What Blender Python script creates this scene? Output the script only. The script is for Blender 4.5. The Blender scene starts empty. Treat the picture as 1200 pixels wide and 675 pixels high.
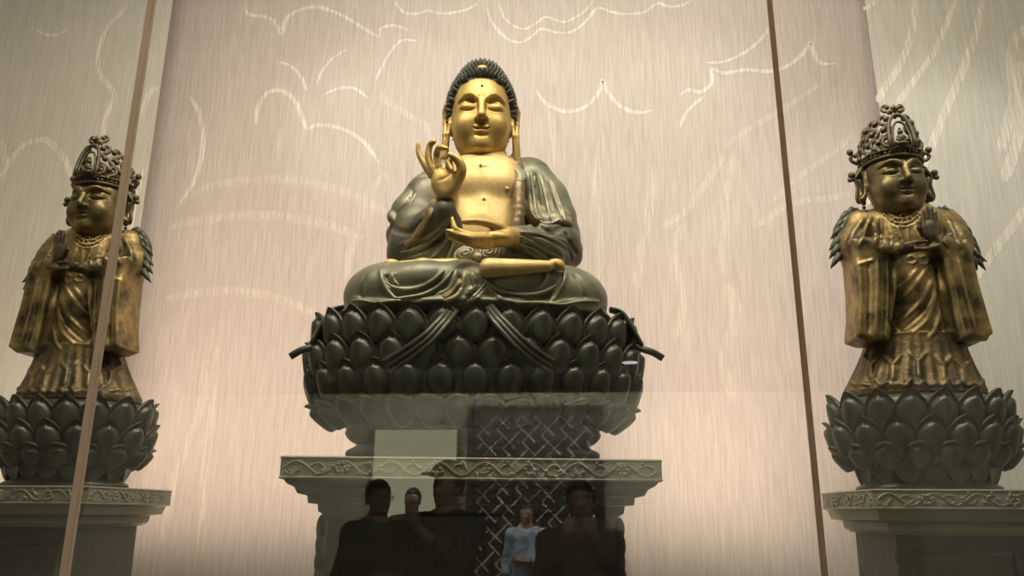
import bpy, math, random
import numpy as np
from mathutils import Vector, Matrix

scene = bpy.context.scene
COL = scene.collection
PI = math.pi

# ------------------------------------------------------------------ camera
FOC = 924.0
PITCH, YAW, ROLL, CAMH = math.radians(15.9), math.radians(5.5), math.radians(0.39), 1.55
_f = np.array([-math.sin(YAW)*math.cos(PITCH), math.cos(YAW)*math.cos(PITCH), math.sin(PITCH)])
_r = np.array([math.cos(YAW), math.sin(YAW), 0.0])
_u = np.cross(_r, _f)
_R = _r*math.cos(ROLL) + _u*math.sin(ROLL)
_U = _u*math.cos(ROLL) - _r*math.sin(ROLL)
CAMP = np.array([0.0, 0.0, CAMH])
cd = bpy.data.cameras.new('camera'); cam = bpy.data.objects.new('camera', cd); COL.objects.link(cam)
cd.sensor_fit = 'HORIZONTAL'; cd.sensor_width = 36.0; cd.lens = 36.0*FOC/1200.0; cd.clip_start = 0.02
M = Matrix(((_R[0], _U[0], -_f[0], CAMP[0]), (_R[1], _U[1], -_f[1], CAMP[1]), (_R[2], _U[2], -_f[2], CAMP[2]), (0, 0, 0, 1)))
cam.matrix_world = M
scene.camera = cam

def P(px, py, Y):
    """world point at depth Y seen at a pixel of the 1200x675 photograph"""
    d = _f*FOC + _R*(px-600.0) - _U*(py-337.5)
    return CAMP + d*(Y/d[1])

# ------------------------------------------------------------------ world, light, exposure
scene.view_settings.view_transform = 'Standard'
scene.view_settings.look = 'None'
scene.view_settings.gamma = 1.0
scene.view_settings.use_curve_mapping = False
scene.view_settings.exposure = 0.0
try:
    scene.cycles.use_denoising = True
    scene.cycles.denoiser = 'OPENIMAGEDENOISE'
    scene.cycles.max_bounces = 8
    scene.cycles.transparent_max_bounces = 16
except Exception:
    pass
w = bpy.data.worlds.new('world'); scene.world = w; w.use_nodes = True
w.node_tree.nodes['Background'].inputs[0].default_value = (0.9, 0.85, 0.75, 1)
w.node_tree.nodes['Background'].inputs[1].default_value = 0.01

def area(name, loc, target, size, size_y, power, col):
    l = bpy.data.lights.new(name, 'AREA'); l.shape = 'RECTANGLE'; l.size = size; l.size_y = size_y
    l.energy = power; l.color = col
    o = bpy.data.objects.new(name, l); COL.objects.link(o)
    o.location = loc
    o.rotation_euler = (Vector(target)-Vector(loc)).to_track_quat('-Z', 'Y').to_euler()
    return o
def spot(name, loc, target, power, col, angle, radius=0.08, blend=0.6):
    l = bpy.data.lights.new(name, 'SPOT'); l.energy = power; l.color = col
    l.spot_size = math.radians(angle); l.spot_blend = blend; l.shadow_soft_size = radius
    o = bpy.data.objects.new(name, l); COL.objects.link(o)
    o.location = loc
    o.rotation_euler = (Vector(target)-Vector(loc)).to_track_quat('-Z', 'Y').to_euler()
    return o
GY = 2.2          # depth of the glass front
AY = 4.6          # depth of the row of statues
WY = 6.2          # back textile
WARM = (1.0, 0.90, 0.74); NEUT = (1.0, 0.96, 0.91); PINK = (1.0, 0.77, 0.61)
area('case_ceiling_light', (-0.5, 2.75, 6.4), (-0.6, 4.7, 3.0), 5.4, 0.9, 285, WARM)
spot('centre_spot', (-1.0, 2.5, 6.2), (-0.66, 4.5, 3.2), 125, WARM, 36, 0.3)
spot('left_spot', (-2.6, 2.7, 6.2), (-3.15, 4.6, 3.1), 20, WARM, 30, 0.3)
spot('right_spot', (3.0, 3.0, 6.2), (2.6, 5.6, 3.2), 230, (1.0, 0.98, 0.94), 60, 0.3)
spot('wall_spot_left', (-4.5, 4.3, 6.3), (-0.2, 6.2, 4.0), 195, (1.0, 0.98, 0.96), 46, 0.1, 0.8)
spot('wall_spot_right', (3.3, 4.3, 6.3), (-0.4, 6.2, 4.0), 150, (1.0, 0.98, 0.96), 46, 0.1, 0.8)
area('wall_wash_top', (0.0, 5.2, 6.5), (0.0, 6.2, 3.2), 4.0, 0.3, 12, NEUT)
area('wall_wash_floor', (-1.5, 5.1, 0.10), (-1.5, 6.15, 3.7), 6.4, 0.25, 95, PINK).data.spread = math.radians(62)
# gallery behind the visitor: its wall lamp, then an added fill
area('gallery_wall_lamp', (-0.6, -3.9, 2.9), (-0.6, -6.0, 0.9), 5.0, 0.3, 260, (1.0, 0.98, 0.76))
area('gallery_front_fill', (0.2, 0.9, 3.0), (-0.3, -4.0, 1.2), 2.5, 0.3, 45, NEUT)  # unseen fill, added to brighten the mirrored visitors and fretwork

# ------------------------------------------------------------------ mesh helpers
def link(name, me, mat=None, parent=None, loc=None):
    o = bpy.data.objects.new(name, me); COL.objects.link(o)
    if mat is not None:
        me.materials.clear(); me.materials.append(mat)
    if parent is not None: o.parent = parent
    if loc is not None: o.location = loc
    return o
def mk(name, V, F, smooth=True):
    me = bpy.data.meshes.new(name)
    V = np.asarray(V, dtype=np.float32)
    if isinstance(F, np.ndarray):
        nf, k = F.shape
        me.vertices.add(len(V)); me.vertices.foreach_set('co', V.ravel())
        me.loops.add(nf*k); me.loops.foreach_set('vertex_index', F.astype(np.int32).ravel())
        me.polygons.add(nf); me.polygons.foreach_set('loop_start', np.arange(0, nf*k, k, dtype=np.int32))
        me.update(calc_edges=True)
    else:
        me.from_pydata(V.tolist(), [], F)
    me.validate()
    if smooth: me.polygons.foreach_set('use_smooth', np.ones(len(me.polygons), dtype=bool))
    me.update()
    return me
def tag(o, label=None, cat=None, group=None, kind=None):
    if label: o['label'] = label
    if cat: o['category'] = cat
    if group: o['group'] = group
    if kind: o['kind'] = kind
    return o
def empty(name, loc, label, cat, group=None, rz=0.0):
    o = bpy.data.objects.new(name, None); COL.objects.link(o); o.location = loc; o.rotation_euler = (0, 0, rz)
    o.empty_display_size = 0.1
    return tag(o, label, cat, group)

class MB:
    """collects polygons for ONE mesh"""
    def __init__(s): s.V = []; s.F = []
    def add(s, V, F):
        b = len(s.V); s.V += [tuple(map(float, v)) for v in V]; s.F += [tuple(b+i for i in f) for f in F]; return s
    def box(s, lo, hi):
        x0, y0, z0 = lo; x1, y1, z1 = hi
        V = [(x0,y0,z0),(x1,y0,z0),(x1,y1,z0),(x0,y1,z0),(x0,y0,z1),(x1,y0,z1),(x1,y1,z1),(x0,y1,z1)]
        return s.add(V, [(0,3,2,1),(4,5,6,7),(0,1,5,4),(1,2,6,5),(2,3,7,6),(3,0,4,7)])
    def tube(s, pts, rad, n=8, closed=False, flat=None, caps=True):
        pts = [Vector(map(float, p)) for p in pts]; m = len(pts)
        if not hasattr(rad, '__len__'): rad = [rad]*m
        rings = []; nrm = None
        for i, p in enumerate(pts):
            a = pts[(i-1) % m] if (closed or i > 0) else pts[i]
            b = pts[(i+1) % m] if (closed or i < m-1) else pts[i]
            t = (b-a)
            if t.length < 1e-9: t = Vector((0, 0, 1))
            t.normalize()
            if nrm is None:
                nrm = t.orthogonal() if flat is None else (Vector(flat) - t*Vector(flat).dot(t))
            nrm = nrm - t*nrm.dot(t)
            if nrm.length < 1e-6: nrm = t.orthogonal()
            nrm.normalize(); bn = t.cross(nrm)
            r = rad[i]; ra, rb = (r if isinstance(r, tuple) else (r, r))
            rings.append([p + nrm*(ra*math.cos(2*PI*k/n)) + bn*(rb*math.sin(2*PI*k/n)) for k in range(n)])
        V = [v for r in rings for v in r]; F = []
        for i in range(m if closed else m-1):
            j = (i+1) % m
            for k in range(n):
                F.append((i*n+k, i*n+(k+1) % n, j*n+(k+1) % n, j*n+k))
        if caps and not closed:
            F.append(tuple(range(n-1, -1, -1))); F.append(tuple((m-1)*n+k for k in range(n)))
        return s.add(V, F)
    def ball(s, c, r, nu=12, nv=8, R=None):
        r = r if hasattr(r, '__len__') else (r, r, r); V = []; F = []
        for j in range(nv+1):
            t = PI*j/nv
            for i in range(nu):
                a = 2*PI*i/nu
                v = Vector((r[0]*math.sin(t)*math.cos(a), r[1]*math.sin(t)*math.sin(a), r[2]*math.cos(t)))
                if R is not None: v = R @ v
                V.append(Vector(c)+v)
        for j in range(nv):
            for i in range(nu):
                F.append((j*nu+i, (j+1)*nu+i, (j+1)*nu+(i+1) % nu, j*nu+(i+1) % nu))
        return s.add(V, F)
    def lathe(s, prof, n=64, sx=1.0, sy=1.0, a0=0.0, sq=None):
        V = []; F = []; m = len(prof)
        for (r, z) in prof:
            for k in range(n):
                a = a0 + 2*PI*k/n; c, d = math.cos(a), math.sin(a); q = 1.0
                if sq: q = (abs(c)**sq + abs(d)**sq)**(-1.0/sq)
                V.append((r*q*c*sx, r*q*d*sy, z))
        for i in range(m-1):
            for k in range(n):
                F.append((i*n+k, i*n+(k+1) % n, (i+1)*n+(k+1) % n, (i+1)*n+k))
        F.append(tuple(range(n-1, -1, -1))); F.append(tuple((m-1)*n+k for k in range(n)))
        return s.add(V, F)
    def mesh(s, name, smooth=True): return mk(name, s.V, s.F, smooth)
    def build(s, name, mat, parent=None, smooth=True, loc=None):
        return link(name, s.mesh(name, smooth), mat, parent, loc)

def spline(pts, n=8):
    """Catmull-Rom through points"""
    p = [np.array(q, float) for q in pts]
    if len(p) < 3: return p
    p = [2*p[0]-p[1]] + p + [2*p[-1]-p[-2]]; out = []
    for i in range(1, len(p)-2):
        for k in range(n):
            t = k/n
            out.append(0.5*((2*p[i]) + (-p[i-1]+p[i+1])*t + (2*p[i-1]-5*p[i]+4*p[i+1]-p[i+2])*t*t + (-p[i-1]+3*p[i]-3*p[i+1]+p[i+2])*t**3))
    out.append(p[-2]); return out

# ------------------------------------------------------------------ sculpting by distance fields
class SDF:
    def __init__(s, lo, hi, res):
        s.lo = np.array(lo, np.float32); s.res = res
        s.n = np.ceil((np.array(hi)-np.array(lo))/res).astype(int)+1
        s.ax = [(s.lo[i]+res*np.arange(s.n[i])).astype(np.float32) for i in range(3)]
        s.D = np.full(s.n, 0.3, np.float32)
    def blk(s, lo, hi):
        sl = []
        for i in range(3):
            a = int(max(0, math.floor((lo[i]-s.lo[i])/s.res))); b = int(min(s.n[i], math.ceil((hi[i]-s.lo[i])/s.res)+1))
            if b <= a: return None
            sl.append(slice(a, b))
        return tuple(sl), s.ax[0][sl[0]][:, None, None], s.ax[1][sl[1]][None, :, None], s.ax[2][sl[2]][None, None, :]
    def comb(s, sl, d, k, op):
        A = s.D[sl]
        if op == '-': a, b = A, -d; 
        else: a, b = A, d
        if k > 0:
            h = np.maximum(k-np.abs(a-b), 0.0)/k
            e = h*h*k*0.25
        else: e = 0
        s.D[sl] = (np.minimum(a, b)-e) if op == '+' else (np.maximum(a, b)+e)
    def fn(s, lo, hi, f, k=0.0, op='+'):
        m = k+0.03
        B = s.blk([v-m for v in lo], [v+m for v in hi])
        if B is None: return s
        sl, X, Y, Z = B
        s.comb(sl, f(X, Y, Z).astype(np.float32), k, op); return s
    def ell(s, c, r, k=0.0, op='+', R=None):
        c = np.array(c, float); r = r if hasattr(r, '__len__') else (r, r, r)
        mr = max(r) if R is not None else None
        lo = [c[i]-(mr or r[i]) for i in range(3)]; hi = [c[i]+(mr or r[i]) for i in range(3)]
        def f(X, Y, Z):
            x, y, z = X-c[0], Y-c[1], Z-c[2]
            if R is not None:
                A = np.array(R)  # columns: local axes in the field's frame
                x, y, z = (A[0][0]*x+A[1][0]*y+A[2][0]*z), (A[0][1]*x+A[1][1]*y+A[2][1]*z), (A[0][2]*x+A[1][2]*y+A[2][2]*z)
            k0 = np.sqrt((x/r[0])**2+(y/r[1])**2+(z/r[2])**2)
            k1 = np.sqrt((x/r[0]**2)**2+(y/r[1]**2)**2+(z/r[2]**2)**2)+1e-9
            return k0*(k0-1.0)/k1
        return s.fn(lo, hi, f, k, op)
    def cap(s, a, b, ra, rb=None, k=0.0, op='+', sc=(1, 1, 1)):
        rb = ra if rb is None else rb
        a = np.array(a, float); b = np.array(b, float); m = max(ra, rb)*max(1.0/min(sc), 1.0)
        lo = np.minimum(a, b)-m; hi = np.maximum(a, b)+m
        S = np.array(sc, float); a2, b2 = a*S, b*S
        def f(X, Y, Z):
            d = b2-a2; L = float(d@d)+1e-12
            x, y, z = X*S[0]-a2[0], Y*S[1]-a2[1], Z*S[2]-a2[2]
            t = np.clip((x*d[0]+y*d[1]+z*d[2])/L, 0, 1)
            return np.sqrt((x-d[0]*t)**2+(y-d[1]*t)**2+(z-d[2]*t)**2)-(ra+(rb-ra)*t)
        return s.fn(lo, hi, f, k, op)
    def chain(s, pts, rad, k=0.0, op='+', kk=None, sc=(1, 1, 1)):
        if not hasattr(rad, '__len__'): rad = [rad]*len(pts)
        for i in range(len(pts)-1):
            s.cap(pts[i], pts[i+1], rad[i], rad[i+1], k if kk is None or i == 0 else kk, op, sc)
        return s
    def sch(s, pts, rad, k=0.0, kk=None):
        n = 4; q = spline(pts, n); m = len(pts)
        return s.chain(q, list(np.interp(np.arange(len(q))/n, np.arange(m), rad)), k if kk is None else kk)
    def box(s, c, h, rd=0.02, k=0.0, op='+', R=None):
        c = np.array(c, float); L = math.sqrt(sum(v*v for v in h)) if R is not None else None
        lo = [c[i]-(L or h[i]) for i in range(3)]; hi = [c[i]+(L or h[i]) for i in range(3)]
        def f(X, Y, Z):
            x, y, z = X-c[0], Y-c[1], Z-c[2]
            if R is not None:
                A = np.array(R)
                x, y, z = (A[0][0]*x+A[1][0]*y+A[2][0]*z), (A[0][1]*x+A[1][1]*y+A[2][1]*z), (A[0][2]*x+A[1][2]*y+A[2][2]*z)
            q = [np.abs(v)-(hh-rd) for v, hh in zip((x, y, z), h)]
            return np.sqrt(np.maximum(q[0], 0)**2+np.maximum(q[1], 0)**2+np.maximum(q[2], 0)**2)+np.minimum(np.maximum(np.maximum(q[0], q[1]), q[2]), 0)-rd
        return s.fn(lo, hi, f, k, op)
    def fold(s, pts, wd, h, sy=0.35, taper=True):
        """ridge (h > 0) or groove (h < 0) along a line lying on the surface"""
        pts = [np.array(p, float) for p in spline(pts, 5)]
        A = np.array(pts); m = 2.6*wd
        lo = A.min(0)-m; hi = A.max(0)+m
        lo[1] -= m/sy; hi[1] += m/sy
        B = s.blk(lo, hi)
        if B is None: return s
        sl, X, Y, Z = B; best = None; n = len(pts)
        for i in range(n-1):
            a, b = pts[i], pts[i+1]; d = (b-a)*np.array([1, sy, 1]); L = float(d@d)+1e-12
            x, y, z = X-a[0], (Y-a[1])*sy, Z-a[2]
            t = np.clip((x*d[0]+y*d[1]+z*d[2])/L, 0, 1)
            q = (x-d[0]*t)**2+(y-d[1]*t)**2+(z-d[2]*t)**2
            g = np.exp(-q/(wd*wd))
            if taper:
                u = (i+t)/(n-1); g = g*np.clip(np.minimum(u, 1-u)*6+0.15, 0, 1)
            best = g if best is None else np.maximum(best, g)
        s.D[sl] -= (h*best).astype(np.float32); return s
    def disp(s, f):
        s.D += f(s.ax[0][:, None, None], s.ax[1][None, :, None], s.ax[2][None, None, :]).astype(np.float32); return s
    def blur(s, n=1):
        for _ in range(n):
            for a in range(3):
                D = s.D; A = np.roll(D, 1, a); B = np.roll(D, -1, a); s.D = (0.25*A+0.5*D+0.25*B).astype(np.float32)
        return s
    def mesh(s, name):
        D = s.D.copy()
        for a in range(3):                                       # closed at the borders
            i0 = [slice(None)]*3; i0[a] = 0; D[tuple(i0)] = 0.05
            i0[a] = -1; D[tuple(i0)] = 0.05
        S = D < 0; nx, ny, nz = D.shape
        cn = [(i, j, k) for i in (0, 1) for j in (0, 1) for k in (0, 1)]
        cnt = np.zeros((nx-1, ny-1, nz-1), np.int8)
        for (i, j, k) in cn: cnt += S[i:nx-1+i, j:ny-1+j, k:nz-1+k]
        mask = (cnt > 0) & (cnt < 8); idx = np.argwhere(mask)
        vid = np.full(mask.shape, -1, np.int32); vid[mask] = np.arange(len(idx), dtype=np.int32)
        acc = np.zeros((len(idx), 3)); num = np.zeros(len(idx))
        for a in cn:
            for ax in range(3):
                if a[ax]: continue
                b = list(a); b[ax] = 1
                da = D[idx[:, 0]+a[0], idx[:, 1]+a[1], idx[:, 2]+a[2]]; db = D[idx[:, 0]+b[0], idx[:, 1]+b[1], idx[:, 2]+b[2]]
                c = (da < 0) != (db < 0)
                t = np.where(c, da/np.where(c, da-db, 1), 0)
                p = np.tile(np.array(a, float), (len(idx), 1)); p[:, ax] += t
                acc[c] += p[c]; num[c] += 1
        V = (idx+acc/np.maximum(num, 1)[:, None])*s.res+s.lo
        Fs = []
        for ax in range(3):
            sl0 = [slice(1, -1)]*3; sl0[ax] = slice(0, -1); sl1 = [slice(1, -1)]*3; sl1[ax] = slice(1, None)
            a = S[tuple(sl0)]; b = S[tuple(sl1)]
            e = np.argwhere(a != b)
            if not len(e): continue
            inside = a[e[:, 0], e[:, 1], e[:, 2]]
            g = e.copy()
            for q in range(3):
                if q != ax: g[:, q] += 1
            u, v = (ax+1) % 3, (ax+2) % 3
            def cell(du, dv):
                c = g.copy(); c[:, u] -= du; c[:, v] -= dv
                return vid[c[:, 0], c[:, 1], c[:, 2]]
            Q = np.stack([cell(1, 1), cell(0, 1), cell(0, 0), cell(1, 0)], 1)
            Q[~inside] = Q[~inside][:, ::-1]
            Fs.append(Q)
        return mk(name, V, np.concatenate(Fs))

def rotm(axis, deg): return np.array(Matrix.Rotation(math.radians(deg), 3, axis))
def xf(me, R=None, t=(0, 0, 0), sc=1.0):
    n = len(me.vertices); c = np.empty(n*3, np.float32); me.vertices.foreach_get('co', c); c = c.reshape(-1, 3)*np.array(sc, np.float32)
    if R is not None: c = c @ np.array(R, np.float32).T
    c = c+np.array(t, np.float32); me.vertices.foreach_set('co', c.astype(np.float32).ravel()); me.update(); return me

# ------------------------------------------------------------------ materials
def nodes(name):
    m = bpy.data.materials.new(name); m.use_nodes = True; nt = m.node_tree; nt.nodes.clear()
    out = nt.nodes.new('ShaderNodeOutputMaterial'); return m, nt, out
def nd(nt, t, **kw):
    n = nt.nodes.new(t)
    for k, v in kw.items(): setattr(n, k, v)
    return n
def ramp(nt, a, b, c0, c1):
    r = nd(nt, 'ShaderNodeValToRGB'); e = r.color_ramp.elements
    e[0].position = a; e[0].color = (*c0, 1); e[1].position = b; e[1].color = (*c1, 1); return r
def metal(name, base, worn, met=0.8, rough=0.42, scale=5.0, lo=0.42, hi=0.66, bump=0.15, edge=None, stretch=(1, 1, 1), fine=40):
    """patinated bronze: two metal colours broken up by noise, rubbed edges or painted edge highlights optional"""
    m, nt, out = nodes(name); L = nt.links
    b = nd(nt, 'ShaderNodeBsdfPrincipled'); b.inputs['Metallic'].default_value = met
    tc = nd(nt, 'ShaderNodeTexCoord'); mp = nd(nt, 'ShaderNodeMapping'); mp.inputs['Scale'].default_value = stretch
    L.new(tc.outputs['Object'], mp.inputs[0])
    n1 = nd(nt, 'ShaderNodeTexNoise'); n1.inputs['Scale'].default_value = scale; n1.inputs['Detail'].default_value = 6; n1.inputs['Roughness'].default_value = 0.62
    L.new(mp.outputs[0], n1.inputs['Vector'])
    r = ramp(nt, lo, hi, base, worn); L.new(n1.outputs[0], r.inputs[0]); col = r.outputs[0]
    if edge is not None:
        g = nd(nt, 'ShaderNodeNewGeometry'); r2 = ramp(nt, 0.5, 0.60, (0, 0, 0), (1, 1, 1)); L.new(g.outputs['Pointiness'], r2.inputs[0])
        mx = nd(nt, 'ShaderNodeMix', data_type='RGBA'); L.new(r2.outputs[0], mx.inputs[0]); L.new(col, mx.inputs[6]); mx.inputs[7].default_value = (*edge, 1)
        col = mx.outputs[2]
    L.new(col, b.inputs['Base Color'])
    n2 = nd(nt, 'ShaderNodeTexNoise'); n2.inputs['Scale'].default_value = fine; n2.inputs['Detail'].default_value = 5
    L.new(mp.outputs[0], n2.inputs['Vector'])
    rr = nd(nt, 'ShaderNodeMapRange'); rr.inputs['To Min'].default_value = rough-0.1; rr.inputs['To Max'].default_value = rough+0.14
    L.new(n2.outputs[0], rr.inputs[0]); L.new(rr.outputs[0], b.inputs['Roughness'])
    bp = nd(nt, 'ShaderNodeBump'); bp.inputs['Strength'].default_value = bump; bp.inputs['Distance'].default_value = 0.01
    L.new(n2.outputs[0], bp.inputs['Height']); L.new(bp.outputs[0], b.inputs['Normal'])
    L.new(b.outputs[0], out.inputs[0]); return m
def plain(name, col, rough=0.6, met=0.0, scale=8.0, var=0.2, bump=0.05):
    c0 = tuple(v*(1-var) for v in col); c1 = tuple(min(1, v*(1+var)) for v in col)
    return metal(name, c0, c1, met, rough, scale, 0.3, 0.7, bump)
def emit(name, col, s):
    m, nt, out = nodes(name); e = nd(nt, 'ShaderNodeEmission'); e.inputs[0].default_value = (*col, 1); e.inputs[1].default_value = s
    nt.links.new(e.outputs[0], out.inputs[0]); return m

GOLD = metal('rubbed_gilding', (0.42, 0.275, 0.085), (0.66, 0.46, 0.165), 0.65, 0.50, 6, 0.3, 0.7, 0.08)
GOLDCHEST = metal('pale_gilding', (0.60, 0.42, 0.17), (0.80, 0.60, 0.27), 0.45, 0.55, 9, 0.35, 0.7, 0.2, stretch=(1, 1, .8))
ROBE = metal('dark_bronze_robe', (0.095, 0.092, 0.070), (0.20, 0.175, 0.12), 0.40, 0.46, 5, 0.4, 0.7, 0.15, edge=(0.36, 0.31, 0.21))
LAPR = metal('green_brown_bronze', (0.150, 0.158, 0.112), (0.31, 0.285, 0.19), 0.38, 0.46, 6, 0.36, 0.68, 0.15, edge=(0.46, 0.42, 0.28))
TRIMR = metal('brown_gilt_border', (0.14, 0.105, 0.065), (0.34, 0.24, 0.12), 0.5, 0.5, 22, 0.35, 0.65, 0.25)
HAIR = metal('blackish_curls', (0.036, 0.038, 0.031), (0.105, 0.104, 0.082), 0.4, 0.5, 30, 0.4, 0.7, 0.1)
LOTUS = metal('dark_green_bronze', (0.050, 0.053, 0.039), (0.118, 0.118, 0.088), 0.45, 0.38, 5, 0.38, 0.7, 0.1)
BODHI = metal('worn_gilt_bronze', (0.058, 0.044, 0.022), (0.44, 0.31, 0.125), 0.65, 0.45, 5.5, 0.40, 0.66, 0.3, edge=(0.60, 0.45, 0.21))
BSKIRT = metal('dull_gilt_skirt', (0.055, 0.042, 0.024), (0.22, 0.15, 0.06), 0.6, 0.48, 7, 0.4, 0.7, 0.4, edge=(0.36, 0.27, 0.13))
BFACE = metal('dark_gilt_face', (0.11, 0.085, 0.038), (0.28, 0.21, 0.085), 0.65, 0.40, 7, 0.35, 0.7, 0.1)
BHAND = metal('brown_bronze_hand', (0.08, 0.06, 0.038), (0.17, 0.125, 0.07), 0.6, 0.42, 8, 0.4, 0.7, 0.1)
CROWN = metal('crown_bronze', (0.030, 0.027, 0.018), (0.085, 0.068, 0.040), 0.5, 0.48, 14, 0.4, 0.7, 0.2, edge=(0.15, 0.12, 0.07))
VERDI = metal('green_patina', (0.060, 0.064, 0.046), (0.15, 0.156, 0.112), 0.35, 0.5, 12, 0.35, 0.7, 0.2)
STONE = metal('dark_carved_wood', (0.055, 0.052, 0.038), (0.095, 0.088, 0.065), 0.05, 0.5, 7, 0.35, 0.7, 0.3, edge=(0.24, 0.22, 0.16))  # worn edges lightened to paint highlight lines onto the carving
STONE3 = metal('black_carved_wood', (0.026, 0.025, 0.018), (0.045, 0.043, 0.032), 0.05, 0.5, 7, 0.35, 0.7, 0.3)
STONE2 = metal('grey_green_stone', (0.042, 0.041, 0.031), (0.07, 0.067, 0.052), 0.0, 0.6, 4, 0.35, 0.7, 0.3)
LIP = metal('dark_rubbed_lips', (0.25, 0.17, 0.06), (0.40, 0.27, 0.09), 0.7, 0.4, 10)
DARK = plain('dark_bronze_dot', (0.05, 0.03, 0.02), 0.5)

def fabric(name, c0, c1, mot=False, soft=False):
    """woven textile with long slanting threads; the motif version thins out to its edges, the soft one painting light through gauze"""
    m, nt, out = nodes(name); L = nt.links
    tc = nd(nt, 'ShaderNodeTexCoord'); mp = nd(nt, 'ShaderNodeMapping'); mp.inputs['Scale'].default_value = (74, 74, 3.2); mp.inputs['Rotation'].default_value = (0, 0.012, 0)
    L.new(tc.outputs['Object'], mp.inputs[0])
    n = nd(nt, 'ShaderNodeTexNoise'); n.inputs['Scale'].default_value = 1.0; n.inputs['Detail'].default_value = 3.0; n.inputs['Roughness'].default_value = 0.65
    L.new(mp.outputs[0], n.inputs['Vector'])
    r = ramp(nt, 0.30, 0.72, c0, c1); L.new(n.outputs[0], r.inputs[0])
    b = nd(nt, 'ShaderNodeBsdfPrincipled'); b.inputs['Roughness'].default_value = 0.75
    try: b.inputs['Sheen Weight'].default_value = 0.15
    except Exception: pass
    L.new(r.outputs[0], b.inputs['Base Color'])
    bp = nd(nt, 'ShaderNodeBump'); bp.inputs['Strength'].default_value = 0.12; bp.inputs['Distance'].default_value = 0.01
    L.new(n.outputs[0], bp.inputs['Height']); L.new(bp.outputs[0], b.inputs['Normal'])
    sh = b.outputs[0]
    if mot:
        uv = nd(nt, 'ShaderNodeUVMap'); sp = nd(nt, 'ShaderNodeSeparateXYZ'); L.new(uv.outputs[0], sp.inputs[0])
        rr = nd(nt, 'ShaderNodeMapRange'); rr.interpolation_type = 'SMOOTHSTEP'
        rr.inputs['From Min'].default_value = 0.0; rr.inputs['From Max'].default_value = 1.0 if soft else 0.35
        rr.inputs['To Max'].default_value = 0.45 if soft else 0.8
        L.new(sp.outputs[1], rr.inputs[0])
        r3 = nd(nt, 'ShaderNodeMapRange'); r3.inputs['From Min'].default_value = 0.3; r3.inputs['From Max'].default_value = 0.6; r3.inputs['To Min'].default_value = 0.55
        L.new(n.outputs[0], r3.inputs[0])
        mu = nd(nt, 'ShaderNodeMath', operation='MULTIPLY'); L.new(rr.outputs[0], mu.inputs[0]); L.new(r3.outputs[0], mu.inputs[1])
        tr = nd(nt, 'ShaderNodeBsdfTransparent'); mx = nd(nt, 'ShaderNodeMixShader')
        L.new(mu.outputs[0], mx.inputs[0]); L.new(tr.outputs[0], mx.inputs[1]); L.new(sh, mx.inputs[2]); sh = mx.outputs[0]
    L.new(sh, out.inputs[0]); return m
TEXT = fabric('woven_textile', (0.455, 0.387, 0.360), (0.61, 0.540, 0.510))
TEXTS = fabric('grey_woven_textile', (0.48, 0.455, 0.405), (0.62, 0.59, 0.535))
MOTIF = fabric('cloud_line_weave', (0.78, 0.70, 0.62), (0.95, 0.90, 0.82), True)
SOFTLIGHT = fabric('painted_gauze_light', (0.78, 0.70, 0.62), (0.95, 0.90, 0.82), True, True)  # pale colour painting the glow of light through layered gauze
def glass_mat():
    m, nt, out = nodes('case_glass'); L = nt.links
    # both faces of the sheet mirror about as much, so the front face carries the reflection of the two
    fr = nd(nt, 'ShaderNodeFresnel'); fr.inputs[0].default_value = 1.52
    ge = nd(nt, 'ShaderNodeNewGeometry'); mu = nd(nt, 'ShaderNodeMath', operation='MULTIPLY_ADD'); mu.inputs[1].default_value = -1.0; mu.inputs[2].default_value = 1.0
    L.new(ge.outputs['Backfacing'], mu.inputs[0])
    m2 = nd(nt, 'ShaderNodeMath', operation='MULTIPLY'); L.new(mu.outputs[0], m2.inputs[0]); L.new(fr.outputs[0], m2.inputs[1])
    m3 = nd(nt, 'ShaderNodeMath', operation='MULTIPLY'); m3.inputs[1].default_value = 1.85; L.new(m2.outputs[0], m3.inputs[0])
    tr = nd(nt, 'ShaderNodeBsdfTransparent'); tr.inputs[0].default_value = (0.975, 0.985, 0.965, 1)
    gl = nd(nt, 'ShaderNodeBsdfGlossy'); gl.inputs['Roughness'].default_value = 0.0
    mx = nd(nt, 'ShaderNodeMixShader'); L.new(m3.outputs[0], mx.inputs[0]); L.new(tr.outputs[0], mx.inputs[1]); L.new(gl.outputs[0], mx.inputs[2])
    L.new(mx.outputs[0], out.inputs[0]); return m
GLASS = glass_mat()
WALLG = plain('gallery_wall', (0.52, 0.51, 0.42), 0.7)
FLOORG = plain('gallery_floor', (0.10, 0.09, 0.075), 0.5)
CEILG = plain('dark_gallery_ceiling', (0.02, 0.02, 0.018), 0.8)
def silicone(name, col):
    m, nt, out = nodes(name); L = nt.links
    d = nd(nt, 'ShaderNodeBsdfDiffuse'); t = nd(nt, 'ShaderNodeBsdfTranslucent'); g = nd(nt, 'ShaderNodeBsdfGlossy'); g.inputs['Roughness'].default_value = 0.4
    for q in (d, t): q.inputs[0].default_value = (*col, 1)
    mx = nd(nt, 'ShaderNodeMixShader'); mx.inputs[0].default_value = 0.75; L.new(d.outputs[0], mx.inputs[1]); L.new(t.outputs[0], mx.inputs[2])
    m2 = nd(nt, 'ShaderNodeMixShader'); m2.inputs[0].default_value = 0.05; L.new(mx.outputs[0], m2.inputs[1]); L.new(g.outputs[0], m2.inputs[2])
    L.new(m2.outputs[0], out.inputs[0]); return m
JOINT = silicone('pale_silicone_joint', (0.95, 0.84, 0.74))
JOINT2 = silicone('brown_silicone_joint', (0.75, 0.60, 0.47))

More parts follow.
